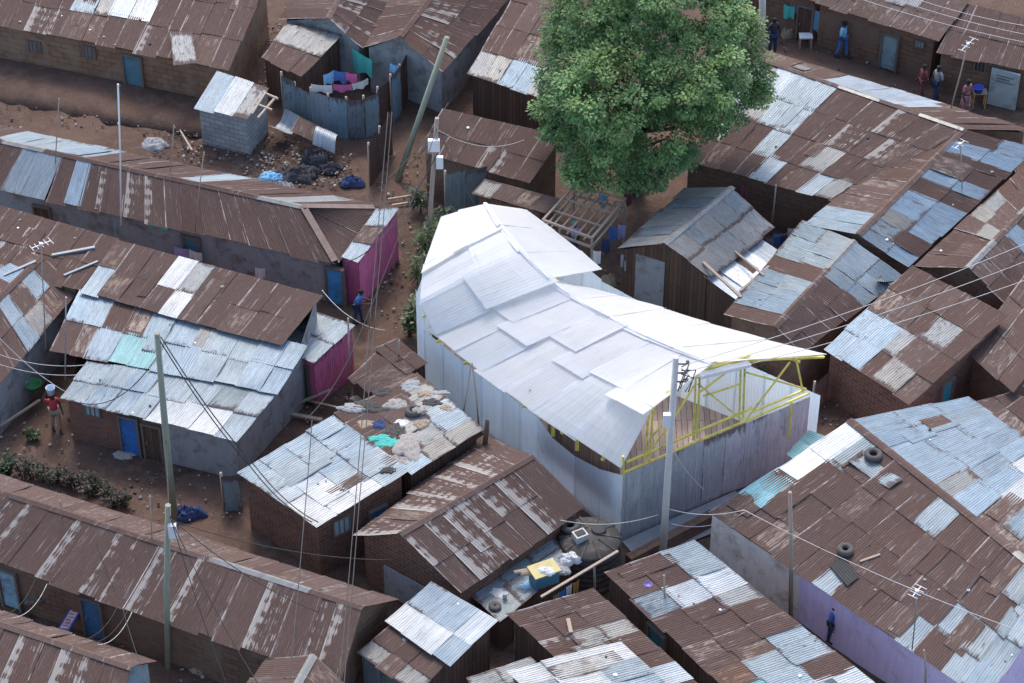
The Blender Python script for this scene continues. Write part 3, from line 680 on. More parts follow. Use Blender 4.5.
def panel(mb, la, lb, s0, s1, t0, t1, up0=.03, up1=.10):
    """one flat, slightly warped sheet; its front side laps over the next one"""
    k = random.uniform(.95, 1.02); c = random.choice([(.84,.85,.87),(.86,.86,.87),(.82,.845,.87),(.86,.865,.87)]); col = (c[0]*k, c[1]*k, c[2]*k, 1)
    s1 = min(s1, 1.0)
    def q(s, t): return line(la, s)*(1-t)+line(lb, s)*t
    jj = lambda: random.uniform(-.015, .035)
    c00, c10, c11, c01 = [q(s, t)+Vector((0,0,h+jj())) for s, t, h in ((s0,t0,up0),(s1,t0,up1),(s1,t1,up1+.03),(s0,t1,up0+.05))]
    nx, ny = 6, 6; ids = []; ph = random.uniform(0, 60)
    for layer in (0, 1):
        for j in range(ny+1):
            for i in range(nx+1):
                u, v = i/nx, j/ny
                p = (c00*(1-u)+c10*u)*(1-v)+(c01*(1-u)+c11*u)*v
                srf = q(s0+(s1-s0)*u, t0+(t1-t0)*v)          # follow the frame where it bends away from a flat sheet
                p.z = max(p.z, srf.z+.015)
                ids.append(mb.vert(p+Vector((0,0,.022*mnoise.noise(Vector((p.x*1.3, p.y*1.3, ph)))+.012*mnoise.noise(Vector((p.x*3.5, p.y*3.5, ph)))-layer*.012))))
    k2 = (nx+1)*(ny+1)
    for layer in (0,):
        for j in range(ny):
            for i in range(nx):
                a = ids[0]+layer*k2+j*(nx+1)+i; f = (a, a+1, a+nx+2, a+nx+1); U, Vv = (s1-s0)*13, 3.0
                mb.face(f, [(i/nx*U,j/ny*Vv),((i+1)/nx*U,j/ny*Vv),((i+1)/nx*U,(j+1)/ny*Vv),(i/nx*U,(j+1)/ny*Vv)], 0, col, None, False, [(i/nx,j/ny),((i+1)/nx,j/ny),((i+1)/nx,(j+1)/ny),(i/nx,(j+1)/ny)])
    rim = [i for i in range(nx+1)]+[j*(nx+1)+nx for j in range(1, ny+1)]+[ny*(nx+1)+i for i in range(nx-1, -1, -1)]+[j*(nx+1) for j in range(ny-1, 0, -1)]
    for a, b in zip(rim, rim[1:]+rim[:1]): mb.face((a+ids[0], b+ids[0], b+ids[0]+k2, a+ids[0]+k2), None, 0, col)
def blend(t):
    """the left slope, crest to eave, as a line at fraction t"""
    return [c*(1-t/.55)+m_*(t/.55) if t <= .55 else m_*(1-(t-.55)/.45)+l*((t-.55)/.45) for c, m_, l in zip(Cc, Mm, Ll)]
mb = MB()
cut = [0,.115,.225,.335,.445,.56,.67,.785,.89,1]
for k, (s0, s1) in enumerate(zip(cut[:-1], cut[1:])):
    tb = [.52,.42,.55,.47,.55,.40,.52,.50,.55][k]; hl = .09 if k < 3 else 0
    e = .045 if k == 2 else .02
    panel(mb, blend(tb), Ll, s0, s1+e, -.03, 1.0+random.uniform(-.01, .04), .02+hl, random.choice([.03,.04,.09])+hl)
    panel(mb, Cc, blend(tb), s0, s1+e, -.03, 1.0+random.uniform(.03, .16), .045+hl, random.choice([.055,.065,.11])+hl)
cut = [0,.12,.24,.345]
for s0, s1 in zip(cut[:-1], cut[1:]): panel(mb, Cc, Rr, s0, s1, -.02, 1.0+random.uniform(-.01, .03), .17, .18)
cut = [.325,.46,.60,.73,.86,1]
for k, (s0, s1) in enumerate(zip(cut[:-1], cut[1:])):
    panel(mb, Cc, RrB, s0, s1+.015, -.02, 1.0+(random.uniform(-.03, .08) if 0 < k < 4 else 0), .05, random.choice([.06,.07,.10]))
rf = mb.build('roof', POLY, pav)
mb = MB()
for i in range(9):
    a, b = line(Cc, i/9), line(Cc, min((i+1)/9+.01, 1)); la, lb_ = line(Mm, i/9), line(Mm, min((i+1)/9+.01, 1)); ra, rb_ = line(RrB, i/9), line(RrB, min((i+1)/9+.01, 1))
    z = Vector((0,0,.115+(.10 if i < 3 else 0))); w1 = random.uniform(.05,.08); w2 = random.uniform(.03,.05); dz = Vector((0,0,-.012))
    for k in (0, 1):
        zz = z+dz*k
        mb.poly([a+zz, b+zz, b+(lb_-b)*w1+zz, a+(la-a)*w1+zz], None, 0, (.89,.895,.90,1)); mb.poly([a+zz, b+zz, b+(rb_-b)*w2+zz, a+(ra-a)*w2+zz], None, 0, (.89,.895,.90,1))
mb.build('ridge_cap', POLY, rf)
# steel ribs under the milky sheets
for k in range(9):
    a = min(k/8+.0, .96); dz = Vector((0,0,-.30 if k < 3 else -.20)); m = MB()
    for la, lb, e in ((Cc, Mm, 1), (Mm, Ll, .97), (Cc, RrB, .9)): p0, p1 = line(la, a), line(lb, a); m.bar(p0+dz, p0+(p1-p0)*e+dz, .09, .09)
    m.build('rib', YEL, pav)
for la, lb, t in ((Cc, Mm, .5), (Mm, Ll, .02), (Mm, Ll, .5), (Cc, RrB, .33), (Cc, RrB, .66)):
    m = MB(); pts = [line(la, k/12*.95)*(1-t)+line(lb, k/12*.95)*t+Vector((0,0,-.26 if k < 5 else -.16)) for k in range(13)]
    for a, b in zip(pts[:-1], pts[1:]): m.bar(a, b, .06, .06)
    m.build('purlin', YEL, pav)
# long wall of milky sheets
mb = MB()
tops = [(424,330),(462,360),(502,389),(538,417),(553,438),(575,456),(600,469),(622,475)]
tp = [onplane(x, y, *WP) for x, y in tops]
for a, b in zip(tp[:-1], tp[1:]):
    sheets(mb, a, b, Vector((b.x, b.y, -.3)), Vector((a.x, a.y, -.3)), ['x'], w=1.0, pitch=.12, amp=.008, jit=.1, sag=.004)
mb.build('long_wall', POLY, pav)
# grey front wall
mb = MB()
ft = [onplane(x, y, *FP) for x, y in [(623,475),(684,448),(746,423),(809,397)]]
for k, (a, b) in enumerate(zip(ft[:-1], ft[1:])):
    sheets(mb, a, b, Vector((b.x, b.y, -.3)), Vector((a.x, a.y, -.3)), [['zz'],['zz'],['zz']][k], w=.8, pitch=.14, amp=.006, jit=.1, sag=.004)
mb.build('front_wall', SHEET, pav)
# rear and right walls
mb = MB()
def wl(a, b, za, zb, ch):
    sheets(mb, Vector((a.x,a.y,za)), Vector((b.x,b.y,zb)), Vector((b.x,b.y,-.3)), Vector((a.x,a.y,-.3)), [ch], w=1, pitch=.12, amp=.008, jit=.3, sag=.004)
wl(G['rl'], G['rl2'], 3.4, 3.7, 'x'); wl(G['rl2'], G['rb'], 3.6, 3.4, 'x'); wl(G['rb'], G['rr'], 3.6, 3.2, 'x'); wl(G['rr'], G['r1'], 3.2, 3.2, 'x'); wl(G['r1'], G['r2'], 3.1, 3.5, 'x'); wl(G['r2'], G['fr'], 2.9, 2.7, 'x')
mb.build('back_wall', POLY, pav)
# floor of brown boards
mb = MB(); zf = Vector((0,0,.25))
loop = [G[k] for k in ('rl','fl','fr','r2','r1','rr','rb')]
cen = sum(loop, Vector())/len(loop)
FLOORM = planks('pale_boards', (.50,.38,.33), .2)
pts = [p+(cen-p)*.03+zf for p in loop]; mb.poly(pts, [(p.x, p.y) for p in pts])
mb.build('floor', FLOORM, pav)
# inner brown eave boards seen through the left gap
mb = MB()
inn = (-WP[1] if WP[1].y < 0 else WP[1])*.35
a, b = onplane(540,423,*WP)+inn, onplane(612,466,*WP)+inn
mb.poly([Vector((a.x,a.y,1.2)), Vector((b.x,b.y,1.2)), b+Vector((0,0,.25)), a+Vector((0,0,.25))], [(0,0),(4,0),(4,1.5),(0,1.5)])
mb.build('inner_boarding', planks('red_brown_boards', (.30,.17,.11), .12), pav)
def fb(name, a, b, w=.062, dz=0):
    m = MB(); m.bar(onplane(*a, *FP), onplane(*b, *FP), w); m.build(name, YEL, pav)
for a, b in [((623,473),(750,419)), ((750,419),(809,393)), ((627,462),(752,408)), ((752,412),(806,389))]: fb('rail', a, b)
for a, b in [((644,463),(649,413)), ((649,461),(653,410)), ((693,440),(696,373)), ((697,438),(700,372)), ((739,420),(741,362)), ((743,418),(745,360)), ((803,392),(796,358)), ((624,474),(623,456))]: fb('post', a, b, .065)
for a, b in [((648,452),(668,428)), ((668,428),(694,386)), ((698,384),(742,420)), ((703,396),(740,384)), ((700,392),(735,366)), ((746,420),(790,362)), ((745,372),(806,389)), ((700,374),(716,362)), ((650,440),(664,422))]: fb('brace', a, b, .05)
for a, b in [((647,414),(668,392)), ((668,392),(698,373)), ((698,373),(750,355)), ((750,360),(824,357))]: fb('chord', a, b, .07)
for px, py in [(549,426),(573,440)]:
    m = MB(); c = onplane(px, py+12, *WP)+inn*.5; m.bar(c, c+Vector((0,0,1.1)), .12); m.build('post', YEL, pav)
for x0, y0, x1, y1 in [(745,368,690,330),(700,378,640,335),(800,362,720,335)]:
    m = MB(); m.bar(onplane(x0,y0,*FP), P(x1,y1,4.6), .07); m.build('purlin', YEL, pav)
m = MB(); c = onplane(790,425,*FPo); m.bar(c+Vector((0,0,-.6)), c+Vector((0,0,1.0)), .07); m.build('post', YEL, pav)

m = MB(); m.bar(onplane(700,376,*FPo), onplane(749,364,*FPo), .22, .12); m.build('gutter', WHITE, pav)
m = MB(); m.poly([P(622,541,.05), P(735,491,.05), P(765,512,.05), P(640,562,.05)]); tag(m.build('path', generic('grey_cement', (.30,.31,.32), .9, 0, .4, 2)), kind='structure')
# ------------------------------------------------------------------ vegetation
def make_leaf(name, tr=.3):
    g = NG(name); col = g.n('ShaderNodeVertexColor', layer_name='col').outputs[0]
    g.l(col, g.b.inputs['Base Color']); g.b.inputs['Roughness'].default_value = .5
    t = g.n('ShaderNodeBsdfTranslucent'); g.l(col, t.inputs[0]); mx = g.n('ShaderNodeMixShader'); mx.inputs[0].default_value = tr
    g.l(g.b.outputs[0], mx.inputs[1]); g.l(t.outputs[0], mx.inputs[2]); g.l(mx.outputs[0], g.out.inputs['Surface']); return g.m
LEAF = make_leaf('green_leaf')
BARK = generic('tree_bark', (.14,.105,.08), .95, 0, .5, 5, stretch=(3,3,.6))
def leaf(mb, c, d, nrm, L, w, col):
    d = d.normalized(); s = d.cross(nrm)
    if s.length < 1e-3: return
    s.normalize(); n = s.cross(d)
    a, b = mb.vert(c), mb.vert(c+d*L-n*L*.12)
    l_, r_ = mb.vert(c+d*L*.45-s*w+n*L*.05), mb.vert(c+d*L*.45+s*w+n*L*.05)
    mb.face((a, r_, b, l_), None, 0, col)
def rv():
    while True:
        v = Vector((random.uniform(-1,1), random.uniform(-1,1), random.uniform(-1,1)))
        if .05 < v.length < 1: return v
rng = random.Random(11)
base = P(634,188)
tree = empty('tree', base, 'big round leafy green tree rising over the roofs at top centre', 'tree')
lobes = [(640,75,5.6,3.1),(583,62,5.8,1.7),(574,120,4.3,1.4),(612,150,3.9,1.75),(668,138,4.3,1.75),(728,72,5.6,1.45),(700,25,7.2,2.2),(605,18,7.4,2.2),(655,-8,8.6,2.2),(752,88,5.0,.75),(590,165,3.2,1.2),(640,166,3.4,1.2),(557,92,4.8,.9),(715,108,4.8,1.3),(742,38,6.6,1.0),(572,34,6.6,1.2),(690,80,6.3,2.0),(610,95,6.0,2.2)]
mb = MB(); tips = []
LC = [P(x, y, z) for x, y, z, r in lobes]
for (x, y, z, r), c in zip(lobes, LC):
    r *= rng.uniform(.80, .96); tips.append((c, r))
    nc = int(42*r*r)
    for _ in range(nc):
        d = rv().normalized(); d.z = d.z*.8+.12
        cc = c + d*r*random.uniform(.62, 1.06)
        if any((cc-c2).length < r2*.72 for (x2,y2,z2,r2), c2 in zip(lobes, LC) if c2 is not c): continue
        tone = random.uniform(1.0, 2.3); warm = random.uniform(0, 1)
        base_c = Vector((.066,.140,.055))*(1-warm)+Vector((.135,.205,.068))*warm
        rad = random.uniform(.26, .50)
        for _k in range(random.randint(60, 95)):
            o = rv()*rad; o.z *= .7
            k = tone*random.uniform(.7, 1.3)
            ld = (o.normalized()*.8 + d*.6 + Vector((0,0,-.35)) + rv()*.5)
            leaf(mb, cc+o, ld, (d+Vector((0,0,.9))+rv()*.6).normalized(), random.uniform(.10,.165), random.uniform(.036,.058), (base_c.x*k, base_c.y*k, base_c.z*k, 1))
crown = mb.build('crown', LEAF, tree)
mb = MB(); fork = P(634,140,2.6)
mb.tube([base+Vector((0,0,-.3)), base*.5+Vector((fork.x,fork.y,0))*.5+Vector((.1,0,1.4)), Vector((base.x+.15, base.y+.3, 2.6))], [.42,.34,.30], 10)
fk = Vector((base.x+.15, base.y+.3, 2.5))
for c, r in tips:
    mid = (fk+c)/2+Vector((0,0,-.35))+rv()*.3
    mb.tube([fk, mid, c], [.14,.07,.02], 6)
mb.build('trunk', BARK, tree)

def shrub(px, py, label, h=1.2, wd_=.7, n=200, long=False, col=(.06,.105,.04), group=None, cat='plant', name='shrub', ll=.2):
    b = P(px, py); root = empty(name, b, label, cat, group); mb = MB(); st = MB()
    for k in range(max(4, n//25)):
        a = random.uniform(0, 6.28); r = wd_*random.uniform(.1, .6)
        tip = b+Vector((math.cos(a)*r, math.sin(a)*r, h*random.uniform(.55, 1)))
        st.tube([b+Vector((math.cos(a)*.05, math.sin(a)*.05, -.1)), (b+tip)/2+Vector((0,0,.1)), tip], [.03,.02,.01], 5)
        for j in range(n//max(4, n//25)):
            t = random.uniform(.25, 1); c = b*(1-t)+tip*t + rv()*.12
            kk = random.uniform(.6, 1.4); d = Vector((math.cos(a+random.uniform(-2,2)), math.sin(a+random.uniform(-2,2)), random.uniform(-.1,.8)))
            if long:
                p = c; L = random.uniform(.35,.7)
                d.normalize(); s = d.cross(Vector((0,0,1))).normalized()*.035
                q1 = p+d*L*.5+Vector((0,0,.08)); q2 = p+d*L-Vector((0,0,L*.35))
                mb.poly([p-s*.5, p+s*.5, q1+s, q1-s], None, 0, (col[0]*kk, col[1]*kk, col[2]*kk, 1)); mb.poly([q1-s, q1+s, q2], None, 0, (col[0]*kk, col[1]*kk, col[2]*kk, 1))
            else:
                leaf(mb, c, d, Vector((0,0,1))+rv()*.6, ll*random.uniform(.7,1.3), ll*.3, (col[0]*kk, col[1]*kk, col[2]*kk, 1))
    mb.build('foliage', LEAF, root); st.build('stem', BARK, root)
shrub(428,262,'tall leafy maize-like plant by the wooden pole at the tent corner', 2.1, .9, 150, True, (.10,.15,.06))
shrub(446,238,'upright green plant just right of the wooden pole', 1.6, .6, 100, True, (.07,.11,.05))
shrub(419,285,'drooping broad-leaved plant against the white tent wall', 1.7, .8, 130, True, (.09,.14,.06))
shrub(410,335,'pale green bushy plant beside the lower corner of the tent', 1.6, .9, 260, False, (.17,.22,.11), ll=.26)
shrub(420,210,'dark green plant in the shade where the alley meets the tent', 1.2, .6, 80, True, (.05,.08,.04))
shrub(33,440,'small green weed tuft on the dirt near the person in red', .35, .45, 70, False, (.06,.10,.04))
shrub(5,478,'low dark green bush at the left frame edge above the rust roof', .9, .9, 220, False, (.035,.06,.025), cat='bush')
for k in range(13):
    x = 24+k*8.3; y = 474+k*2.6+random.uniform(-4,4)
    shrub(x, y, 'dark scrubby bush on the ditch bank behind the lower left rust roof', .55+random.uniform(0,.3), .65, 110, False, random.choice([(.05,.05,.035),(.07,.06,.05),(.045,.055,.03)]), 'scrub along the ditch bank', 'bush', ll=.14)
shrub(765,388,'green plant growing inside the open front of the white hall', 1.0, .7, 120, False, (.05,.09,.035))

# ------------------------------------------------------------------ water tank
tb = P(590,536,1.72); tb.z = 0; TZ = 1.72/2.3
tank = empty('water_tank', tb, 'big round dark grey plastic water tank with ribbed top', 'water tank')
TANKM = generic('dark_tank_plastic', (.045,.041,.039), .8, 0, .3, 3, stain=(.12,.105,.095), bump=.15)
m = MB(); rr = 1.02
prof = [(rr*.97,0.02)]
for k in range(6): prof += [(rr,.15+k*.32),(rr,.33+k*.32),(rr*.965,.36+k*.32),(rr*.965,.44+k*.32)]
prof += [(rr*.98,2.1),(rr*.93,2.2),(rr*.55,2.33),(rr*.27,2.38),(.001,2.38)]
m.lathe(tb, [(r, z*TZ) for r, z in prof], 40); m.build('tank_body', TANKM, tank)
m = MB()
for k in range(10):
    a = k*math.pi/5; d = Vector((math.cos(a), math.sin(a), 0))
    m.bar(tb+d*.32+Vector((0,0,2.39*TZ)), tb+d*rr*.96+Vector((0,0,2.2*TZ)), .07, .05)
m.build('top_rib', TANKM, tank)
m = MB(); m.lathe(tb+Vector((.28,.22,2.34*TZ)), [(.24,0),(.24,.08),(.21,.10),(.10,.10),(.0,.10)], 24); m.build('lid', BLACK, tank)
TYREM = generic('dusty_tyre_rubber', (.085,.08,.078), .85, 0, .4, 6)
def tyre(px, py, z, label, r=.29, tw=.11, tilt=0):
    c = P(px, py, z) if z < 2.4 or px < 600 and px > 550 else hit(px, py, tw*.9); m = MB(); n = 26; k = 10; rings = []
    rot = Matrix.Rotation(tilt, 3, 'Y')
    prof = [(r-.115+tw*.0, tw*.8),(r-.10,-tw*.8)]
    o = MB()
    pr = []
    for j in range(k):
        a = 2*math.pi*j/k; pr.append((r-.09+.095*math.cos(a)*1.0, tw*math.sin(a)))
    pr.append(pr[0])
    o.lathe(c, pr, n, axis=rot)
    t = tag(o.build('tyre', TYREM, loc=c), label, 'tyre')
    return t
tyre(570,526,1.82,'worn grey tyre lying on top of the round water tank', .3)
tyre(873,457,2.98,'old tyre weighing down the white sheet beside the blue roof ridge', .30)
tyre(845,552,2.65,'old tyre lying next to the hole in the large rust roof', .27)
tyre(413,413,2.95,'black tyre among the rags on the debris-covered roof', .27)
tyre(495,606,1.5,'small wheel ring lying on the flat grey platform roof', .2, .06)
box = P(580,539,1.74); bx = empty('battery_box', box, 'pale grey box with a dark square top sitting on the water tank', 'box')
m = MB(); m.box(box+Vector((0,0,.13)), (.42,.36,.26), Matrix.Rotation(.5,3,'Z')); m.build('case', generic('pale_grey_case', (.42,.44,.42), .6), bx)
m = MB(); m.box(box+Vector((0,0,.275)), (.3,.22,.03), Matrix.Rotation(.5,3,'Z')); m.build('cover', BLACK, bx)

# ------------------------------------------------------------------ poles and masts
def mast(basepx, toppx, r, mat, name, label, cat, zb=0, r2=None, extras=None, group=None):
    b = P(*basepx, zb); t = up(b, *toppx)
    root = empty(name, b, label, cat, group)
    m = MB(); mid = (b+t)/2 + Vector((random.uniform(-.03,.03), 0, 0))
    m.tube([b+Vector((0,0,-.3 if zb == 0 else 0)), mid, t], [r, (r+(r2 or r))/2, r2 or r], 8)
    m.build('mast' if cat in ('aerial','mast') else 'pole', mat, root)
    return root, b, t
def aerial(basepx, toppx, label, zb=0, r=.022, mat=None, sz=.45, n=5):
    root, b, t = mast(basepx, toppx, r, mat or WOOD, 'tv_aerial' if sz > .2 else 'bamboo_mast', label, 'aerial' if sz > .2 else 'mast', zb)
    m = MB(); t2 = t-Vector((0,0,.06))
    if sz <= .2:
        for k in range(5): m.tube([t2+rv()*.03, t2+Vector((random.uniform(-.06,.06), 0, random.uniform(-.25,.05)))], .012, 5)
        m.build('wire_tie', WOOD, root); return
    a = random.uniform(.2, 1.0); d = Vector((math.cos(a), math.sin(a), 0)); s = Vector((-d.y, d.x, 0))
    m.bar(t2-d*sz, t2+d*sz, .022)
    for k in range(n):
        c = t2-d*sz+d*(2*sz*k/(n-1)); w = .16+.05*k/n; m.bar(c-s*w, c+s*w, .014)
    m.box(t2+Vector((0,0,.02)), (.1,.1,.08)); m.build('antenna_head', WHITE, root)
root, cb, ct = mast((662,566), (676,357), .125, CONC, 'utility_pole', 'tall pale concrete utility pole standing in front of the white hall', 'pole', 0, .09)
for k in range(3):
    m = MB(); z = ct.z-.25-.35*k; m.box(Vector((ct.x+.2, ct.y, z)), (.3,.07,.07)); m.lathe(Vector((ct.x+.36, ct.y, z+.02)), [(.05,0),(.06,.06),(.03,.1),(0,.12)], 8)
    m.build('insulator_bracket', STEEL, root)
m = MB(); q = onplane(667,420,cb+Vector((0,-.2,0)),Vector((0,1,0))); m.box(q, (.24,.16,.5)); m.build('meter_box', WHITE, root)
m = MB()
for k in range(5):
    a = ct+Vector((.18,-.05,-.35-.1*k*.7)); m.tube([a, a+Vector((random.uniform(.05,.45), random.uniform(-.1,.2), random.uniform(-.3,.1))), a+Vector((random.uniform(-.1,.3), -.05, random.uniform(-.9,-.4)))], .018, 5)
m.build('wire_bundle', CABLE, root)
root, wb_, wt = mast((174,521), (157,333), .13, WOODG, 'utility_pole', 'tall greenish wooden pole in front of the blue patched roof at left', 'pole', 0, .09)
root, sb_, st_ = mast((167,668), (168,505), .10, WOODG, 'utility_pole', 'wooden pole with a white meter box over the long lower left roof', 'pole', 0, .085)
m = MB(); m.box(up(sb_,173,528)+Vector((0,-.12,0)), (.24,.16,.5)); m.build('meter_box', WHITE, root)
root, pb, pt_ = mast((427,258), (437,118), .095, WOOD, 'utility_pole', 'brown wooden pole with white meter boxes at the alley by the tent corner', 'pole', 0, .075)
m = MB(); m.box(up(pb,434,143)+Vector((0,-.14,0)), (.42,.18,.48)); m.build('meter_box', WHITE, root)
m = MB(); m.box(up(pb,437,160)+Vector((.1,-.14,0)), (.25,.16,.5)); m.build('meter_box', WHITE, root)
b = P(396,181); t = P(447,37,5.6); root = empty('utility_pole', b, 'long pale green pole leaning steeply beside the curved sheet fence', 'pole')
m = MB(); m.tube([b-Vector((0,0,.2)), t], [.12,.10], 8); m.build('pole', WOODG, root)
LEAN_T = t
root, tb2, tt2 = mast((762,57), (763,-40), .15, CONC, 'utility_pole', 'pale grey concrete pole right of the tree at the top edge', 'pole', 0, .13)
aerial((121,225),(118,84),'tall thin white pole rising through the row house roof', 2.5, .03, WHITE, .2, 2)
aerial((55,165),(59,98),'thin mast with a frayed pale top at the left of the row house roof', 2.6, .02, WOOD, .2, 3)
aerial((170,172),(174,125),'short bare stick standing on the ridge of the row house', 2.8, .02, WOOD, .12, 2)
aerial((195,232),(204,152),'thin bare mast at the front eave of the row house', 2.1, .02, WOOD, .12, 2)
aerial((46,350),(41,243),'aerial at the ridge end of the cross-gabled house', 2.3, .02, STEEL, .35, 5)
aerial((65,380),(66,297),'aerial with white head at the lower corner of the blue patched roof', 2.0, .025, STEEL, .2, 3)
aerial((951,108),(968,43),'white aerial on a bamboo pole beside the street at upper right', 2.4, .03, WOOD, .5, 4)
aerial((962,190),(960,143),'small aerial on the striped gable roof at upper right', 2.4, .02, WOOD, .3, 3)
aerial((62,517),(60,500),'short bare stick on the ridge of the long lower left roof', 2.85, .02, WOOD, .1, 2)
aerial((152,545),(150,495),'thin bare stick behind the ridge of the long lower left roof', 2.6, .02, WOOD, .1, 2)
aerial((912,650),(917,590),'aerial rising beside the lilac wall near the bottom right', 2.1, .02, STEEL, .25, 4)
def stick(bp, tp, zb, label, r=.035, mat=None, name='wooden_post', cat='post'):
    b = P(*bp, zb); t = up(b, *tp); m = MB(); m.tube([b-Vector((0,0,.2)), (b+t)/2+Vector((.02,0,0)), t], [r,r*.95,r*.8], 7)
    return tag(m.build(name, mat or WOOD, loc=b), label, cat)
stick((770,235),(776,185),0,'thin bare pole by the clothesline right of the small grey shed')
stick((455,462),(471,364),0,'left of two thin crossing sticks beside the milky tent wall',.03)
stick((479,425),(472,363),2.2,'right of two thin crossing sticks beside the milky tent wall',.03)
stick((664,618),(664,575),1.2,'thin reddish post rising from the patchwork roof edge')
stick((791,618),(790,492),0,'tall wooden post against the pale and lilac walls',.07)
stick((926,690),(924,650),1.5,'short dark post beside the lilac wall at the bottom edge')
stick((349,392),(348,318),0,'bare post at the corner of the small magenta shed',.04)
stick((484,446),(487,421),2.2,'short stout brown post at the corner of the debris-covered roof',.09,PLANK)
stick((396,375),(399,340),1.2,'leaning stick above the small lean-to by the alley',.035)
stick((594,598),(594,565),0,'short timber prop under the beam beside the tank',.05)
survey()
# ------------------------------------------------------------------ fences, frames, beams
def sheet_fence(path, h, pats, label, name='sheet_fence', cat='fence', lean=0):
    pts = [P(x, y) for x, y in path]; root = empty(name, pts[0], label, cat); m = MB(); pm = MB()
    for k, (a, b) in enumerate(zip(pts[:-1], pts[1:])):
        hh = h*random.uniform(.94, 1.06); ln = Vector((0, lean, 0))
        sheets(m, a+Vector((0,0,hh))+ln, b+Vector((0,0,hh*random.uniform(.96,1.04)))+ln, b+Vector((0,0,-.2)), a+Vector((0,0,-.2)), [pats[k % len(pats)]], w=.7, jit=1.2, sag=.02)
        pm.tube([a+Vector((.0,.12,-.2)), a+Vector((0,.12,hh+.1))], .045, 6)
    m.build('panel', SHEET, root); pm.build('fence_posts', WOOD, root); return root
sheet_fence([(284,117),(297,124),(313,131),(330,136),(348,139),(365,138),(379,132),(390,122)], 1.95, ['rl','lB','lb','bl','lB','Bl','ld'], 'curved fence of blue-grey corrugated sheets with laundry along its top')
sheet_fence([(392,124),(401,112),(408,98)], 2.1, ['dl','ld'], 'short dark rusty sheet fence joining the curved blue fence')
sheet_fence([(370,185),(381,170),(392,152)], 1.9, ['Rd','dR'], 'rusty brown sheet fence at the foot of the leaning pole')
sheet_fence([(446,222),(486,212)], 2.2, ['BB'], 'grey-blue corrugated panel standing behind the top of the white tent')
sheet_fence([(224,482+28),(241,480+28)], 1.5, ['Bl'], 'dark blue-grey sheet screen beside the left corner of the brick house')
sheet_fence([(776,213),(789,216)], 1.9, ['bb'], 'pale blue sheet panel under the eave of the broad rusty roof')
sheet_fence([(812,415),(826,400)], 1.3, ['oo'], 'low brown board screen at the right corner of the white hall')
def beam_thing(p, q, w, label, name='timber_beam', mat=None, cat='beam'):
    a, b = (P(*p), P(*q)) if p[2] < 2.2 and q[2] < 2.05 else (hit(p[0], p[1], w*.4), hit(q[0], q[1], w*.4)); m = MB(); m.bar(a, b, w, w*.6); return tag(m.build(name, mat or WOOD, loc=(a+b)/2), label, cat)
beam_thing((618,551,2.15),(541,597,2.0),.085,'long grey timber beam along the edge of the flat roof by the tank')
beam_thing((703,263,2.25),(741,298,2.0),.10,'timber batten laid lengthwise on the white lean-to sheet')
beam_thing((740,292,2.1),(769,267,2.1),.09,'timber batten laid crosswise near the bottom of the white lean-to sheet')
beam_thing((735,252,2.2),(764,276,2.1),.07,'thinner batten slanting across the white lean-to sheet')
beam_thing((842,468,2.95),(862,455,2.98),.10,'dark length of wood beside the tyre on the white sheet',mat=PLANK)
beam_thing((233+335,620,2.35),(571,634,2.2),.12,'short weathered board lying on the brown patched roof at bottom centre')
beam_thing((40,395+5,.3),(0,430-4,.3),.1,'pole lying on the ground at the left edge')
beam_thing((860,562,2.7),(880,555,2.75),.07,'stick lying across the hole in the large rust roof')
# open timber frame beside the tree
fr = empty('unroofed_shelter', P(585,262), 'open unroofed timber roof frame with joists, right of the tent peak', 'shelter')
cs = [P(574,186,2.2), P(625,199,2.2), P(592,238,2.2), P(543,220,2.2)]
dn = Vector((0,0,-.42))
for k in range(4):
    for off in (Vector(), dn):
        m = MB(); m.bar(cs[k]+off, cs[(k+1)%4]+off, .08); m.build('rail', WOOD, fr)
for c in cs:
    m = MB(); m.bar(c+Vector((0,0,.05)), Vector((c.x, c.y, -.2)), .08); m.build('post', WOOD, fr)
for k in range(1, 6):
    m = MB(); t = k/6; m.bar(cs[3]*(1-t)+cs[2]*t+dn*.5, cs[0]*(1-t)+cs[1]*t+dn*.5, .06); m.build('joist', WOOD, fr)
for k in range(1, 3):
    m = MB(); t = k/3; m.bar(cs[3]*(1-t)+cs[0]*t+dn*.2, cs[2]*(1-t)+cs[1]*t+dn*.2, .05); m.build('joist', WOOD, fr)
for t in (.33,.66):
    for a, b in ((0,1),(2,3)):
        m = MB(); c = cs[a]*(1-t)+cs[b]*t; m.bar(c, c+dn, .05); m.build('strut', WOOD, fr)
# rafters left bare on the block shed
fr = empty('bare_rafters', P(266,100,1.8), 'bare white roof timbers at the open corner of the block shed', 'rafters')
for a, b in [((262,92,2.0),(278,99,1.9)), ((256,104,1.9),(272,110,1.85)), ((276,97,1.9),(258,118,1.8)), ((266,92,2.0),(252,114,1.85))]:
    m = MB(); m.bar(P(*a), P(*b), .08); m.build('rafter', WOOD, fr)
for p, q, w, l in [((279,421,1.0),(294,437,.1),.06,'bare stick leaning between the blue house and the brick house'),((296,404,.2),(330,390,.5),.10,'upper grey plank in the junk below the magenta shed'),((290,414,.15),(322,420,.15),.14,'wide grey board on the dirt below the magenta shed'),((306,400,.1),(340,408,.4),.07,'thin batten in the junk between the magenta shed and debris roof'),((392,205,.1),(425,200,.1),.08,'upper pole lying across the head of the alley'),((388,199,.12),(420,194,.2),.07,'lower pole lying across the head of the alley'),((205,640,.1),(235,655,.1),.08,'pole lying in the dark yard by the lower left wooden pole'),((180,130,.1),(192,150,.9),.06,'stick leaning by the left side of the block shed')]:
    beam_thing(p, q, w, l, 'loose_timber', [WOOD, PLANKG][int(px_ % 2)] if (px_ := p[0]) else WOOD, 'timber')
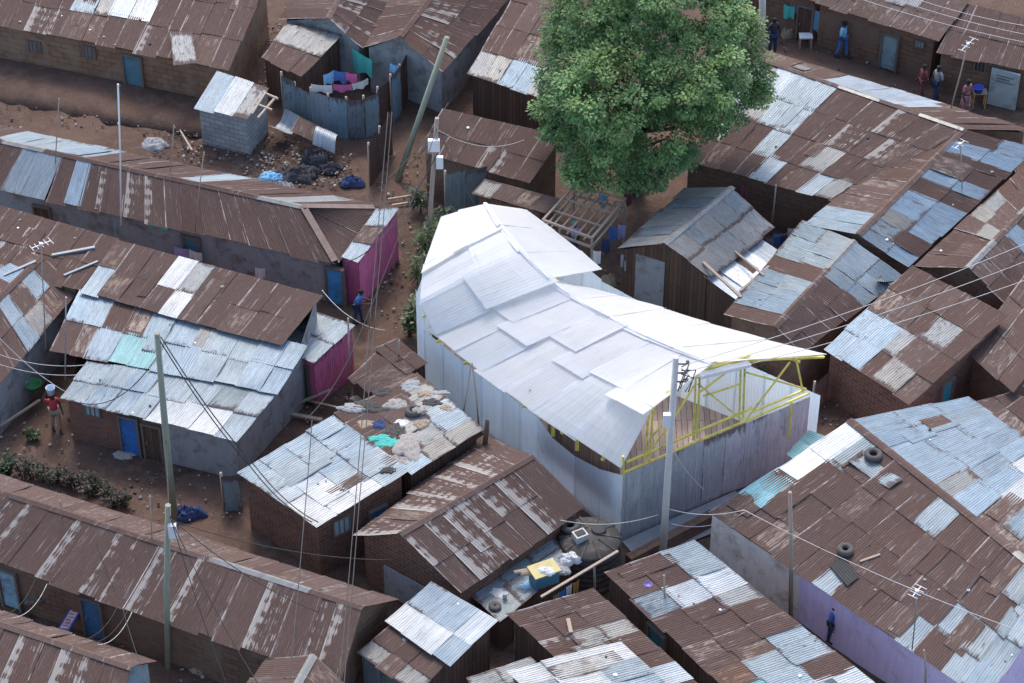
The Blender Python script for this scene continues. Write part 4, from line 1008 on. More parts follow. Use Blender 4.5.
# sheet of crumpled tin on the ground, upper left
def loose_sheet(q, ch, label, z=None, bend=.25, name='loose_tin_sheet', cat='tin sheet'):
    c = [V3(p) for p in q] if z is None else [hit(p[0], p[1], z) for p in q]; m = MB(); sheets(m, *c, [ch], w=.9, jit=2.5, sag=bend*.2, raggy=.3)
    return tag(m.build(name, SHEET, loc=sum(c, Vector())/4), label, cat)
loose_sheet([(285,110,1.0),(337,135,.7),(333,150,.4),(273,124,.8)], 'wpw', 'crumpled white tin sheet propped on the ground below the curved fence', bend=1.5)
loose_sheet([(170,33,2.5),(191,33,2.5),(195,62,2.2),(173,64,2.2)], 'g', 'small grey tin sheet lying over the eave of the top left house')
loose_sheet([(873,283,2.5),(893,282,2.3),(884,283,2.1),(880,278,2.3)], 'g', 'bent grey sheet curled over the junction of two right-hand roofs')
loose_sheet([(1010,160+4,2.1),(1024,158,2.1),(1030,170,2.0),(1016,176,2.0)], 'r', 'brown sheet end at the right edge of the striped gable roof')
loose_sheet([(848,462,2.95),(862,452,3.05),(899,478,2.9),(886,487,2.8)], 'B', 'grey-blue sheets beneath the tyre near the blue roof ridge', z=.03)
loose_sheet([(786,455,2.45),(808,432,2.5),(826,440,2.6),(800,470,2.5)], 't', 'greenish sheet at the upper corner of the large rust roof')
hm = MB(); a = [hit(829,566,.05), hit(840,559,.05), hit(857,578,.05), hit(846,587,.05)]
sheets(hm, a[0], a[1], a[2], a[3], ['d'], w=.8);  # black sheet on the roof stands in for the shade inside the hole
tag(hm.build('painted_hole_shade', BLACK, loc=a[0]), 'black sheet painted as the shade inside a hole in the large rust roof', 'painted roof hole')

PALE = paint('pale_strip_paint',(.30,.33,.35))
beam_thing((52,256,2.6),(95,248,2.6),.10,'pale strip lying over the valley beside the cross gable',mat=PALE)
beam_thing((36,262,2.6),(4,276,2.6),.10,'pale strip running to the left frame edge from the gable ridge',mat=PALE)
beam_thing((98,262,2.6),(64,276,2.6),.08,'light batten lying on the brown valley roof at the left',mat=PALE)
a, b = P(628,569), P(712,524); m = MB(); m.bar(a+Vector((0,0,.2)), b+Vector((0,0,.2)), .3, .7); tag(m.build('low_wall', MUD, loc=(a+b)/2), 'low brown earth wall along the cement strip before the white hall', 'wall')
# ------------------------------------------------------------------ cloth
def cloth_mat(c, nm): return generic('cloth_'+nm, c, .9, 0, .25, 4, bump=.15)
CL = dict(white=cloth_mat((.60,.60,.60),'white'), dull=cloth_mat((.30,.28,.26),'dull'), soot=cloth_mat((.06,.055,.052),'soot'), blue=cloth_mat((.06,.16,.42),'blue'), sky=cloth_mat((.22,.48,.70),'sky'), red=cloth_mat((.42,.04,.06),'red'), pink=cloth_mat((.50,.12,.30),'pink'),
          dark=cloth_mat((.04,.04,.05),'dark'), teal=cloth_mat((.07,.42,.36),'teal'), lilac=cloth_mat((.35,.32,.55),'lilac'), tan=cloth_mat((.30,.235,.17),'tan'), orange=cloth_mat((.42,.20,.04),'orange'), grey=cloth_mat((.28,.29,.30),'grey'), maroon=cloth_mat((.20,.06,.07),'maroon'), navy=cloth_mat((.03,.05,.13),'navy'))
def hanging(a, b, drop, mat, label, group=None, name='hung_cloth', cat='laundry'):
    a, b = Vector(a), Vector(b); m = MB(); nx, ny = 8, 6; ids = []; ph = random.uniform(0, 9)
    n = Vector(((b-a).y, -(b-a).x, 0)).normalized(); th = n*.015
    for side in (0, 1):
        for j in range(ny+1):
            for i in range(nx+1):
                t = i/nx; p = a*(1-t)+b*t + Vector((0,0,-drop*j/ny*(1-.12*math.sin(t*5+ph)))) + n*(.05*math.sin(t*11+ph)*j/ny)+Vector((0,0,-.04*math.sin(math.pi*t)))
                ids.append(m.vert(p+th*side))
    k = (nx+1)*(ny+1)
    for side in (0, 1):
        for j in range(ny):
            for i in range(nx):
                q = side*k+j*(nx+1)+i; f = (q, q+1, q+nx+2, q+nx+1); m.face(f if side else f[::-1], sm=True)
    return tag(m.build(name, mat, loc=(a+b)/2), label, cat, group)
def heap(px, py, z, sx, sy, sz, mat, label, name='bundle', cat='bundle', group=None, seed=0):
    """a crumpled heap: a ragged sheet of folds with a skirt to what it lies on"""
    if cat in ('rag','tarp','plastic sheet','litter'): sz *= .28; sx *= .85; sy *= .85
    c = P(px, py, z) if z < 2.0 or 'package' in name or 'paper' in name else hit(px, py); m = MB(); ph = random.uniform(0, 99)
    n, k = 30, 12; rings = []
    for j in range(k+1):
        f = 1-j/k; ring = []
        for i in range(n):
            a = 2*math.pi*i/n
            rr = f*(1+.55*mnoise.noise(Vector((math.cos(a)*1.3, math.sin(a)*1.3, ph)))+.25*mnoise.noise(Vector((math.cos(a)*4, math.sin(a)*4, ph+3))))
            x, y = math.cos(a)*rr*sx, math.sin(a)*rr*sy
            fold = abs(mnoise.noise(Vector((x*3.2/max(sx,.3), y*3.2/max(sy,.3), ph))))*1.3 + abs(mnoise.noise(Vector((x*9, y*9, ph+7))))*.6
            h = sz*((1-f**2.2)*.55 + (fold*(.9 if cat in ('rag','tarp','plastic sheet','litter','rubbish') else .4))*min(1, (1-f)*5))
            ring.append(m.vert(c+Vector((x, y, h-.01 if j else -.02))))
        rings.append(ring)
    for j in range(k):
        for i in range(n):
            m.face((rings[j][i], rings[j][(i+1)%n], rings[j+1][(i+1)%n], rings[j+1][i]), sm=(j % 3 != 0))
    return tag(m.build(name, mat, loc=c), label, cat, group)
# laundry on the curved fence
hanging(P(323,75,2.1), P(334,70,2.1), .5, CL['sky'], 'light blue garment drying behind the curved sheet fence')
hanging(P(334,70,2.1), P(346,72,2.1), .5, CL['blue'], 'bright blue garment drying behind the curved sheet fence')
hanging(P(346,72,2.1), P(357,74,2.1), .4, CL['pink'], 'pink cloth drying behind the curved sheet fence')
hanging(P(311,84,2.05), P(332,85,2.05), .35, CL['white'], 'white cloth draped on the left part of the curved fence')
hanging(P(333,84,2.05), P(352,84,2.05), .3, CL['pink'], 'pale pink and white cloth draped mid fence', )
hanging(P(352,84,2.05), P(368,78,2.05), .3, CL['white'], 'white cloth draped on the right part of the curved fence')
hanging(P(390,63,2.2), P(399,66,2.2), .4, CL['sky'], 'small sky blue cloth hanging beside the gable wall')
hanging(P(352,48,2.0), P(372,60,2.0), .9, CL['teal'], 'dark teal sheet hanging under the eave between the two gables')
# laundry by open frame
cl = [('sky','light blue shirt',(603,192)),('maroon','dark red cloth',(628,190)),('blue','blue and white wrap',(613,226)),('lilac','pale lilac cloth',(622,224)),('white','white shirt',(597,250)),('navy','navy cloth',(606,238)),('grey','grey shirt',(625,254))]
for k, nm, (x, y) in cl:
    hanging(P(x-4, y, 1.9), P(x+4, y+1, 1.9), .62, CL[k], nm+' hanging on the line right of the open timber frame')
m = MB(); m.tube([P(590,248,1.92), P(612,228,1.9), P(632,188,1.92)], .012, 5); tag(m.build('clothesline', CABLE, loc=P(612,228,1.9)), 'clothesline strung from the open timber frame to the tree shade', 'clothesline')
for k, nm, (x, y) in [('white','white shirt',(792,228)),('blue','blue shirt',(778,233)),('navy','navy trousers',(785,236)),('red','red cloth',(800,252)),('grey','grey cloth',(769,238)),('maroon','maroon cloth',(742+2,185))]:
    hanging(P(x-4, y, 1.7), P(x+4, y, 1.7), .6, CL[k], nm+' drying between the small grey shed and the gable roofs')
m = MB(); m.tube([P(764,238,1.72), P(784,235,1.68), P(803,226,1.72)], .012, 5); tag(m.build('clothesline', CABLE, loc=P(784,235,1.7)), 'clothesline behind the white lean-to near the striped gables', 'clothesline')
hanging(P(113,216,1.8), P(132,217,1.8), 1.0, CL['sky'], 'pale blue sheet hanging under the eave of the row house')
hanging(P(36,200,1.75), P(48,203,1.75), .8, CL['orange'], 'ochre cloth hung under the left eave of the row house')
hanging(P(174,246,1.3), P(188,249,1.3), .5, CL['lilac'], 'lilac washing on the line in front of the row house')
hanging(P(189,249,1.3), P(202,253,1.3), .4, CL['white'], 'white washing at the end of the line by the row house')
hanging(P(255,267,1.3), P(265,268,1.3), .45, CL['white'], 'small white towel near the right end of the row house')
hanging(P(146+0,222,1.95), P(168,228,1.95), .12, CL['teal'], 'green strip tied along the front eave of the row house')
hanging(P(815-0,10,1.6), P(829,13,1.6), 1.0, CL['sky'], 'pale blue cloth hung over a doorway along the street')
hanging(P(830,12,1.6), P(842,16,1.6), .7, CL['grey'], 'grey cloth hung by a doorway along the street')
hanging(P(784,4,1.6), P(795,7,1.6), .6, CL['teal'], 'teal cloth on the mud wall right of the tree')
hanging(P(1019,66,1.7), P(1030,69,1.7), .9, CL['blue'], 'bright blue cloth at the right end of the street')
# rags on the debris roof
heap(389,440,2.72,.75,.38,.22,CL['teal'],'teal plastic sheet crumpled on the debris-covered roof','plastic_sheet','plastic sheet')
heap(409,446,2.70,.55,.75,.3,CL['dull'],'largest crumpled white plastic on the debris-covered roof','plastic_sheet','plastic sheet')
heap(397,404,2.75,.50,.32,.25,CL['dull'],'white rag above the tyre on the debris-covered roof','rag','rag')
heap(371,407,2.72,.85,.4,.25,CL['soot'],'black tarp crumpled at the left of the debris-covered roof','tarp','tarp')
heap(395,432,2.72,.45,.6,.25,CL['soot'],'black rag in the middle of the debris-covered roof','rag','rag')
heap(425,394,2.78,.3,.2,.16,CL['tan'],'tan and yellow litter at the top of the debris-covered roof','litter_heap','litter')
heap(368,423,2.7,.4,.25,.10,CL['tan'],'beige rag left of the teal plastic on the roof','rag','rag')
heap(402,422,2.72,.3,.2,.10,CL['white'],'small white rag between the tyre and the black rag','rag','rag')
heap(440,392,2.8,.4,.12,.06,CL['grey'],'grey strip of cloth at the upper right of the debris roof','rag','rag')
for k,(x,y,sx,sy,c,l) in enumerate([(352,408,.5,.3,'grey','grey rag at the left corner of the debris-covered roof'),(383,392,.45,.3,'soot','dark plastic near the small lean-to edge'),(411,385,.5,.35,'grey','grey crumpled sheet at the top of the debris roof'),(432,402,.4,.25,'soot','dark cloth right of the tyre'),(421,424,.35,.3,'tan','beige cloth right of the largest white plastic'),(399,460,.5,.3,'dull','long white plastic strip at the lower edge of the debris roof'),(379,424,.3,.25,'navy','navy cloth above the teal plastic'),(420,410,.3,.2,'dull','small white bag right of the tyre'),(388,470,.35,.25,'soot','dark rag at the border of blue roof and debris roof'),(360,398,.35,.2,'tan','beige litter beside the upper lean-to'),(447,408,.3,.2,'tan','tan scrap at the right of the debris roof')]):
    heap(x,y,2.72,sx,sy,.2,CL[c],l,'rag','rag')
# platform roof
bp = P(544,581,1.52); jb = empty('junk_box', bp, 'teal box with a yellow lid and papers standing on the flat grey roof', 'box')
rot = Matrix.Rotation(.45,3,'Z')
m = MB(); m.box(bp+Vector((0,0,.25)), (.8,.52,.5), rot); m.build('box_body', paint('teal_box_paint',(.06,.20,.27)), jb)
m = MB(); m.box(bp+Vector((0,0,.53)), (.9,.62,.05), rot); m.build('lid', paint('yellow_lid_paint',(.42,.35,.14)), jb)
heap(546,571,2.07,.26,.2,.16,CL['white'],'white package on top of the yellow-lidded box','package','package')
heap(530,572,1.95,.45,.15,.1,CL['tan'],'beige boards and paper lying at the left of the yellow lid','paper','paper')
heap(569,560,1.52,.38,.26,.34,CL['white'],'white sack tied up near the timber beam and tank','sack','sack')
heap(562,570,1.48,.3,.22,.16,CL['grey'],'grey and white bundle next to the white sack','bundle','bundle')
heap(526,586,1.46,.35,.25,.16,CL['sky'],'light blue rag heap on the flat grey roof','rag','rag')
heap(497,592,1.44,.3,.25,.12,CL['white'],'white rag at the left of the flat grey roof','rag','rag')
for k,(x,y,c) in enumerate([(562,590,'blue'),(569,585,'white'),(576,581,'orange'),(556,594,'tan')]):
    hanging(P(x-3,y+2,1.75),P(x+3,y-2,1.75),.5,CL[c],['blue','white','orange','tan'][k]+' cloth hanging below the timber beam of the flat roof')
# ------------------------------------------------------------------ small things
def basin(px, py, z, r, mat, label, name='basin', cat='basin', h=.2):
    c = P(px, py, z); m = MB(); m.lathe(c, [(.001,0),(r*.75,0),(r,h),(r*1.08,h+.01),(r*1.04,h+.03),(r*.95,h),(r*.7,.03),(.001,.03)], 20)
    return tag(m.build(name, mat, loc=c), label, cat)
basin(33,388,.55,.3,paint('green_plastic',(.05,.25,.08)),'green plastic basin hanging by the grey wall at left')
basin(24,387,.5,.16,WHITE,'small white bucket left of the green basin',h=.3)
basin(648,586,2.6,.12,paint('violet_plastic',(.2,.15,.42)),'small violet bowl on the rust part of the patchwork roof',h=.06)
basin(505,598,1.45,.08,WHITE,'tiny white cup on the flat grey roof')
basin(748,611,2.3,.13,paint('cream_plastic',(.65,.58,.42)),'small cream bowl lying on the patchwork roof',h=.07)
def sofa():
    c = P(67,620,.1); root = empty('advertising_board', c, 'blue board with a red and white printed panel leaning in the lower left yard', 'board')
    a = [P(56,632,.5), P(67,634,.5), P(84,606,.9), P(73,603,.9)]; m = MB()
    n = (a[1]-a[0]).cross(a[3]-a[0]).normalized(); n = n if n.z > 0 else -n
    m.poly([p for p in a]); m.poly([p-n*.08 for p in a][::-1])
    for k in range(4): m.poly([a[k], a[(k+1)%4], a[(k+1)%4]-n*.08, a[k]-n*.08])
    m.build('board', paint('blue_board_paint',(.04,.06,.34)), root)
    def at(u, v): return (a[0]*(1-u)+a[1]*u)*(1-v)+(a[3]*(1-u)+a[2]*u)*v + n*.012
    m = MB(); m.poly([at(.15,.16), at(.85,.16), at(.85,.86), at(.15,.86)]); m.build('printed_panel', paint('pale_print',(.62,.50,.52)), root)
    m = MB()
    for k in range(6):
        v = .22+.1*k; u0 = .25+.1*(k % 2); m.poly([at(u0,v)+n*.006, at(u0+.4,v+.02)+n*.006, at(u0+.4,v+.06)+n*.006, at(u0,v+.045)+n*.006])
    m.build('red_print', paint('red_print_paint',(.55,.06,.07)), root)
    m = MB(); m.bar(P(58,634,.45), Vector((P(58,634,.45).x, P(58,634,.45).y, -.1)), .06); m.bar(P(82,606,.85), Vector((P(82,606,.85).x, P(82,606,.85).y, -.1)), .06); m.build('leg', WOOD, root)
sofa()
tb_ = P(45,612,.0); tbl = empty('table', tb_, 'dark table with pans beside the blue board in the lower left yard', 'table')
m = MB(); m.box(tb_+Vector((0,0,.62)), (1.1,.5,.06)); m.build('table_top', PLANKG, tbl)
for sx in (-1,1):
    for sy in (-1,1):
        m = MB(); m.box(tb_+Vector((sx*.5,sy*.2,.3)), (.06,.06,.62)); m.build('leg', PLANK, tbl)
basin(42,602,.68,.14,STEEL,'grey metal pan on the dark table at lower left')
basin(51,604,.68,.11,STEEL,'smaller metal pan on the dark table at lower left')
# street stall table and sign panel
st = P(852,98); tbl = empty('stall_table', st, 'small yellowish stall table holding a blue tub by the street house', 'table')
st = P(978,106); tbl.location = st
m = MB(); m.box(st+Vector((0,0,.7)), (.55,.4,.05)); m.build('table_top', WOOD, tbl)
for sx in (-1,1):
    for sy in (-1,1):
        m = MB(); m.box(st+Vector((sx*.24,sy*.16,.33)), (.05,.05,.72)); m.build('leg', paint('ochre_paint',(.42,.28,.10)), tbl)
basin(978,92,.74,.2,paint('deep_blue_plastic',(.04,.09,.45)),'deep blue tub on the small stall table',h=.22)
sg = P(1000,103); so = empty('door_panel', sg, 'white and teal painted metal door panel leaning on the corner house', 'door panel')
q = P(1013,106); d = (q-sg).normalized()
a = P(987,103); b2 = P(1015,110); m = MB(); m.bar((a+b2)/2+Vector((0,0,.85)), (a+b2)/2+Vector((0,0,.86)), .1)
m = MB(); dd = (b2-a); nn = Vector((dd.y,-dd.x,0)).normalized()*.05
pts = [a, b2, b2+Vector((0,0,1.7)), a+Vector((0,0,1.7))]
m.poly([p+nn for p in pts]); m.poly([p-nn for p in pts][::-1])
for k in range(4): m.poly([pts[k]+nn, pts[(k+1)%4]+nn, pts[(k+1)%4]-nn, pts[k]-nn])
m.build('panel', paint('white_teal_paint',(.36,.42,.43)), so)
for k in range(3):
    z = Vector((0,0,1.45-.13*k)); m = MB(); m.bar(a+dd*.2+nn*1.15+z, a+dd*(.8-.12*(k % 2))+nn*1.15+z, .02, .05)
    m.build('lettering_line', paint('grey_lettering',(.12,.17,.19)), so)
ct_ = P(805,46); ck = empty('handcart', ct_, 'small white-topped crate table in the street near the top', 'table')
m = MB(); m.box(ct_+Vector((0,0,.5)), (.55,.4,.06)); m.build('table_top', WHITE, ck)
for sx in (-1,1): 
    for sy in (-1,1):
        m = MB(); m.box(ct_+Vector((sx*.23,sy*.16,.22)), (.05,.05,.5)); m.build('leg', WOOD, ck)
# stones, scraps on roofs
rs = random.Random(5)
spots = [(120,86,2.2),(20,22,2.4),(90,30,2.3),(140,20,2.5),(104,37,2.2),(115,45,2.1),(62,16,2.5),(150,44,2.2),(20,60+160,2.9),(75,238,2.9),(18,228,2.8),(105,297,2.9),(252,342,2.7),(222,287,3.1),(830,136,2.6),(776,147,2.4),(790,130,2.6),(845,145,2.5),(770,117,2.7),(868,138,2.7),(992,172,2.5),(953,205,2.5),(941,251,2.6),(942,240,2.6),(899,246,2.5),(893,244,2.5),(887,240,2.5),(910,575,2.75),(939,590,2.8),(925,580,2.75),(968,590,2.9),(870,545,2.75),(875,590,2.5),(1005,660,2.9),(1012,655,2.95),(760,300,2.2),(780,278,2.1),(620,640,2.5),(615,675,2.4),(606,657,2.5),(648,672,2.5),(679,596,2.55),(720,610,2.5),(694,604,2.5),(805,645,2.4),(815,640,2.4),(800,676,2.3),(349,492,2.7),(326,481,2.6),(318,484,2.6),(362,483,2.7),(389,470,2.75),(448,612,2.3),(404,640,1.85),(458,604,2.4),(100,380,2.25),(90,378,2.25),(121,413,2.1),(133,413,2.1),(150,406,2.1),(150,372,2.35),(168,341,2.7),(195,343,2.7),(170,325,2.75),(500,70,2.4),(532,42,2.5),(468,128,2.5),(345,30,2.4),(530,390,4.9),(916,425,2.95),(930,440,2.9),(930,430,2.9),(975,455,2.8)]
for k,(x,y,z) in enumerate(spots):
    c = hit(x,y); m = MB(); r = rs.uniform(.03,.075); n = 6
    ring = []
    for zz, rr_ in ((0,.8),(.5,1.0),(1.0,.6)):
        ring.append([m.vert(c+Vector((math.cos(6.283*i/n)*r*rr_*rs.uniform(.7,1.3), math.sin(6.283*i/n)*r*rr_*rs.uniform(.7,1.3), zz*r*.6))) for i in range(n)])
    for j in range(2):
        for i in range(n): m.face((ring[j][i], ring[j][(i+1)%n], ring[j+1][(i+1)%n], ring[j+1][i]))
    m.face(ring[2]); m.face(ring[0][::-1])
    mt = [STONE, STONE, WHITE, BLACK][k % 4] if k % 4 else STONE
    tag(m.build('stone' if mt is STONE else 'scrap', mt, loc=c), {'grey_stone':'small grey stone lying loose on a tin roof','white_plastic':'small white scrap lying loose on a tin roof','black_rubber':'small black scrap lying loose on a tin roof'}[mt.name], 'stone' if mt is STONE else 'scrap', {'grey_stone':'stones lying on the tin roofs','white_plastic':'white scraps lying on the tin roofs','black_rubber':'black scraps lying on the tin roofs'}[mt.name])
# litter on the ground
m = MB()
def litter(x0, y0, x1, y1, n):
    for _ in range(n*2//3):
        c = P(rs.uniform(x0,x1), rs.uniform(y0,y1), .06); s = rs.uniform(.03,.10); a = rs.uniform(0,3.14)
        k = rs.choice([(.36,.36,.37),(.05,.04,.035),(.09,.065,.05),(.12,.10,.09),(.2,.16,.13),(.06,.055,.05),(.22,.20,.19),(.25,.22,.20),(.10,.08,.07),(.2,.18,.16)])
        m.box(c, (s, s*rs.uniform(.4,1.2), s*rs.uniform(.2,.8)), Matrix.Rotation(a,3,'Z') @ Matrix.Rotation(rs.uniform(-.5,.5),3,'X'), 0, c4(k))
for q in [(240,130,300,180,220),(262,150,360,186,420),(140,130,240,165,180),(180,90,262,160,160),(255,20,285,90,140),(380,220,420,330,120),(370,150,440,200,160),(100,470,260,520,140),(60,600,210,660,150),(590,270,690,330,120),(760,30,1020,110,200),(0,400,120,470,60),(300,380,360,440,120),(820,400,870,440,60),(880,250,960,310,40),(180,640,250,683,60),(0,80,180,130,160)]: litter(*q)
g_ = NG('litter'); cc_ = g_.n('ShaderNodeVertexColor', layer_name='col').outputs[0]; g_.l(cc_, g_.b.inputs['Base Color']); g_.b.inputs['Roughness'].default_value = .9
tag(m.build('litter', g_.m), 'scattered rubbish and stones on the dirt between the houses', 'litter', kind='stuff')
heap(298,176,.0,.9,.5,.35,CL['dark'],'black plastic heap on the dirt below the crumpled white sheet','rubbish_heap','rubbish')
heap(316,162,.0,.55,.5,.55,CL['dark'],'taller black bag heap by the crumpled white sheet','rubbish_heap','rubbish')
heap(155,144,.0,.55,.45,.3,CL['grey'],'grey ash heap on the dirt bank at upper left','ash_heap','ash heap')
heap(272,178,.0,.6,.25,.2,CL['sky'],'bluish plastic litter heap above the row house ridge','rubbish_heap','rubbish')
heap(187,660,.0,.3,.25,.35,CL['red'],'red cloth bundle in the yard at the foot of the wooden pole')
heap(200,667,.0,.32,.3,.3,CL['tan'],'pale bundle in the yard right of the red bundle')
heap(205,660,.0,.2,.2,.4,CL['grey'],'grey bundle behind the pale one in the lower left yard')
heap(1018,381,1.6,.45,.35,.35,CL['sky'],'light blue plastic bundle under the roof at the right edge')
heap(190,515,.0,.5,.3,.45,CL['navy'],'dark blue plastic heap beside the wooden poles')
heap(125,455,.0,.4,.25,.14,STONE,'rough stone step below the bright blue door','stone_step','step')
heap(609,283,.0,.32,.25,.55,CL['tan'],'beige sack standing in the shaded yard by the tent','sack','sack')
heap(789,36,.0,.35,.25,.5,CL['tan'],'pale sack by the mud wall right of the tree','sack','sack')
for k,(x,y) in enumerate([(280,188),(330,170),(352,182),(252,185)]):
    heap(x,y,.0,.5,.3,.22,[CL['grey'],CL['dark'],CL['navy'],CL['grey']][k],['grey rubbish mound nearest the row house ridge','dark rubbish mound below the curved fence','navy rubbish mound near the rusty fence','grey mound by the block shed corner'][k],'rubbish_heap','rubbish')

# ------------------------------------------------------------------ people
SKIN = generic('dark_brown_skin', (.07,.04,.03), .6, 0, .1, 3, bump=0)
HAIR = generic('black_hair', (.012,.011,.010), .9, 0, .2, 8)
def skinned(verts, edges, rads, mat, name, parent, root=0, sub=1):
    me = bpy.data.meshes.new('tmp'); me.from_pydata(verts, edges, []); o = bpy.data.objects.new('tmp', me); COL.objects.link(o)
    md = o.modifiers.new('s', 'SKIN'); md.use_smooth_shade = True; md.use_x_symmetry = False
    for i, r in enumerate(rads):
        v = me.skin_vertices[0].data[i]; v.radius = (r, r) if not isinstance(r, tuple) else r; v.use_root = (i == root)
    sb = o.modifiers.new('b', 'SUBSURF'); sb.levels = sub; sb.render_levels = sub
    bpy.context.view_layer.update(); dg = bpy.context.evaluated_depsgraph_get()
    nm = bpy.data.meshes.new_from_object(o.evaluated_get(dg)); bpy.data.objects.remove(o); nm.materials.clear(); nm.materials.append(mat)
    nm.name = name
    x = bpy.data.objects.new(name, nm); COL.objects.link(x); x.parent = parent; return x
def person(px, py, label, face, shirt, legs, h=1.68, stride=.18, arms='down', dress=None, lean=0.0, scarf=None, group=None):
    b = P(px, py); root = empty('person', b, label, 'person', group, face)      # local -Y is where the person faces
    k = h/1.68
    J = dict(pel=(0,0,.90), chest=(0,-lean*.5,1.18), neck=(0,-lean,1.42), head0=(0,-lean-.01,1.50), head=(0,-lean-.015,1.585), crown=(0,-lean,1.655),
             hl=(.09,0,.88), hr=(-.09,0,.88), kl=(.10,-stride*.7,.48), kr=(-.10,stride*.25,.48), al=(.10,-stride,.07), ar=(-.10,stride,.09), tl=(.11,-stride-.15,.03), tr=(-.11,stride-.13,.03),
             sl=(.17,-lean,1.37), sr=(-.17,-lean,1.37))
    if arms == 'down': J.update(el=(.24,.03,1.10), er=(-.24,-.02-lean,1.10), wl=(.25,-.10,.87), wr=(-.25,-.14,.88))
    elif arms == 'head': J.update(el=(.24,.03,1.10), er=(-.32,-.05,1.55), wl=(.26,-.10,.87), wr=(-.20,-.03,1.78))
    else: J.update(el=(.24,-.06,1.12), er=(-.24,-.06,1.12), wl=(.14,-.30-lean,1.10), wr=(-.14,-.30-lean,1.10))
    names = list(J); V = [tuple(c*k for c in J[n]) for n in names]; ix = {n: i for i, n in enumerate(names)}
    E = [('pel','chest'),('chest','neck'),('neck','head0'),('head0','head'),('head','crown'),('pel','hl'),('pel','hr'),('hl','kl'),('hr','kr'),('kl','al'),('kr','ar'),('al','tl'),('ar','tr'),('neck','sl'),('neck','sr'),('sl','el'),('sr','er'),('el','wl'),('er','wr')]
    rad = dict(pel=.13, chest=.135, neck=.055, head0=.062, head=.098, crown=.07, hl=.085, hr=.085, kl=.058, kr=.058, al=.04, ar=.04, tl=.035, tr=.035, sl=.055, sr=.055, el=.042, er=.042, wl=.03, wr=.03)
    verts = list(V); rads = [rad[n]*k for n in names]; edges = [(ix[a], ix[c]) for a, c in E]
    # hands: palm, four unequal fingers and a thumb
    for w, e, sgn in (('wl','el',1),('wr','er',-1)):
        d = (Vector(J[w])-Vector(J[e])).normalized(); side = d.cross(Vector((1,0,0)))
        if side.length < .1: side = Vector((0,1,0))
        side.normalize(); pw = Vector(J[w]); palm = pw+d*.075
        verts.append(tuple(palm*k)); rads.append(.032*k); pi = len(verts)-1; edges.append((ix[w], pi))
        for f, (o, L) in enumerate(((-.033,.075),(-.011,.09),(.011,.085),(.033,.065))):
            p1 = palm+side*o+d*L*.55; p2 = palm+side*o*1.05+d*L+Vector((-sgn*.02,0,0))
            verts += [tuple(p1*k), tuple(p2*k)]; rads += [.0095*k, .008*k]; n0 = len(verts)-2; edges += [(pi, n0), (n0, n0+1)]
        p1 = pw+d*.045-side*.045; p2 = p1+d*.045-side*.015
        verts += [tuple(p1*k), tuple(p2*k)]; rads += [.012*k, .009*k]; n0 = len(verts)-2; edges += [(pi, n0), (n0, n0+1)]
    # nose
    hd = Vector(J['head']); verts.append(tuple((hd+Vector((0,-.115,-.01)))*k)); rads.append(.014*k); edges.append((ix['head'], len(verts)-1))
    skinned(verts, edges, rads, SKIN, 'body', root)
    sel = lambda ns: [V[ix[n]] for n in ns]
    sn = ['pel','chest','neck','sl','sr','el','er']; se = [(0,1),(1,2),(2,3),(2,4),(3,5),(4,6)]
    skinned(sel(sn), se, [x*k for x in (.165,.17,.085,.08,.08,.062,.062)], shirt, 'shirt', root)
    if dress is None:
        tn = ['pel','hl','hr','kl','kr','al','ar']; te = [(0,1),(0,2),(1,3),(2,4),(3,5),(4,6)]
        skinned(sel(tn), te, [x*k for x in (.155,.115,.115,.085,.085,.066,.066)], legs, 'trousers', root)
    else:
        m = MB(); o = Vector(root.location); m.lathe(Vector((0,0,0)), [(.15*k,.98*k),(.19*k,.85*k),(.21*k,.6*k),(.25*k,.22*k),(.235*k,.22*k),(.17*k,.8*k)], 18)
        dr = m.build('skirt', legs, None); dr.parent = root
    m = MB(); c = hd*k
    m.lathe(c, [(.106*k,-.02*k),(.112*k,.03*k),(.10*k,.075*k),(.06*k,.105*k),(.001,.115*k)], 14, axis=Matrix.Rotation(-.28,3,'X'))
    hr = m.build('headscarf' if scarf else 'hair', scarf or HAIR, None); hr.parent = root
    m = MB()
    for s in (-1, 1): m.box(c+Vector((s*.033*k,-.088*k,.012*k)), (.026*k,.02*k,.012*k))
    m.box(c+Vector((0,-.082*k,-.05*k)), (.045*k,.02*k,.01*k)); fm = m.build('face_features', HAIR, None); fm.parent = root
    m = MB()
    for s in (-1, 1): m.box(c+Vector((s*.098*k,.005*k,0)), (.02*k,.035*k,.06*k))
    er = m.build('ears', SKIN, None); er.parent = root
    m = MB()
    for a in ('l','r'):
        t = Vector(J['t'+a]); q = Vector(J['a'+a]); m.box(((t+q)/2+Vector((0,0,-.02)))*k, (.085*k,.25*k,.06*k))
    so_ = m.build('shoes', BLACK, None); so_.parent = root
    return root, b, k
prt = generic('red_white_print', (.25,.09,.11), .9, 0, .9, 9, stain=(.55,.48,.46))
p_, b_, k_ = person(57,430,'person in a red top and pale shorts carrying a white bucket on the head', .4, CL['red'], CL['tan'], 1.66, .12, 'head')
bb = b_+Vector((-.0,-.02,1.67)); m = MB(); m.lathe(bb, [(.001,0),(.13,0),(.16,.27),(.165,.28),(.15,.27),(.12,.02),(.001,.02)], 18); tag(m.build('bucket', paint('pale_blue_plastic',(.5,.62,.72)), loc=bb), 'pale blue-white bucket carried on the head of the person in red', 'bucket')
person(841,57,'person in a pale blue shirt and blue trousers walking in the upper street', 1.0, CL['sky'], CL['blue'], 1.72, .2)
person(921,98,'person in a dark maroon outfit walking in the street beside one in pale top', -1.2, CL['maroon'], CL['maroon'], 1.6, .12)
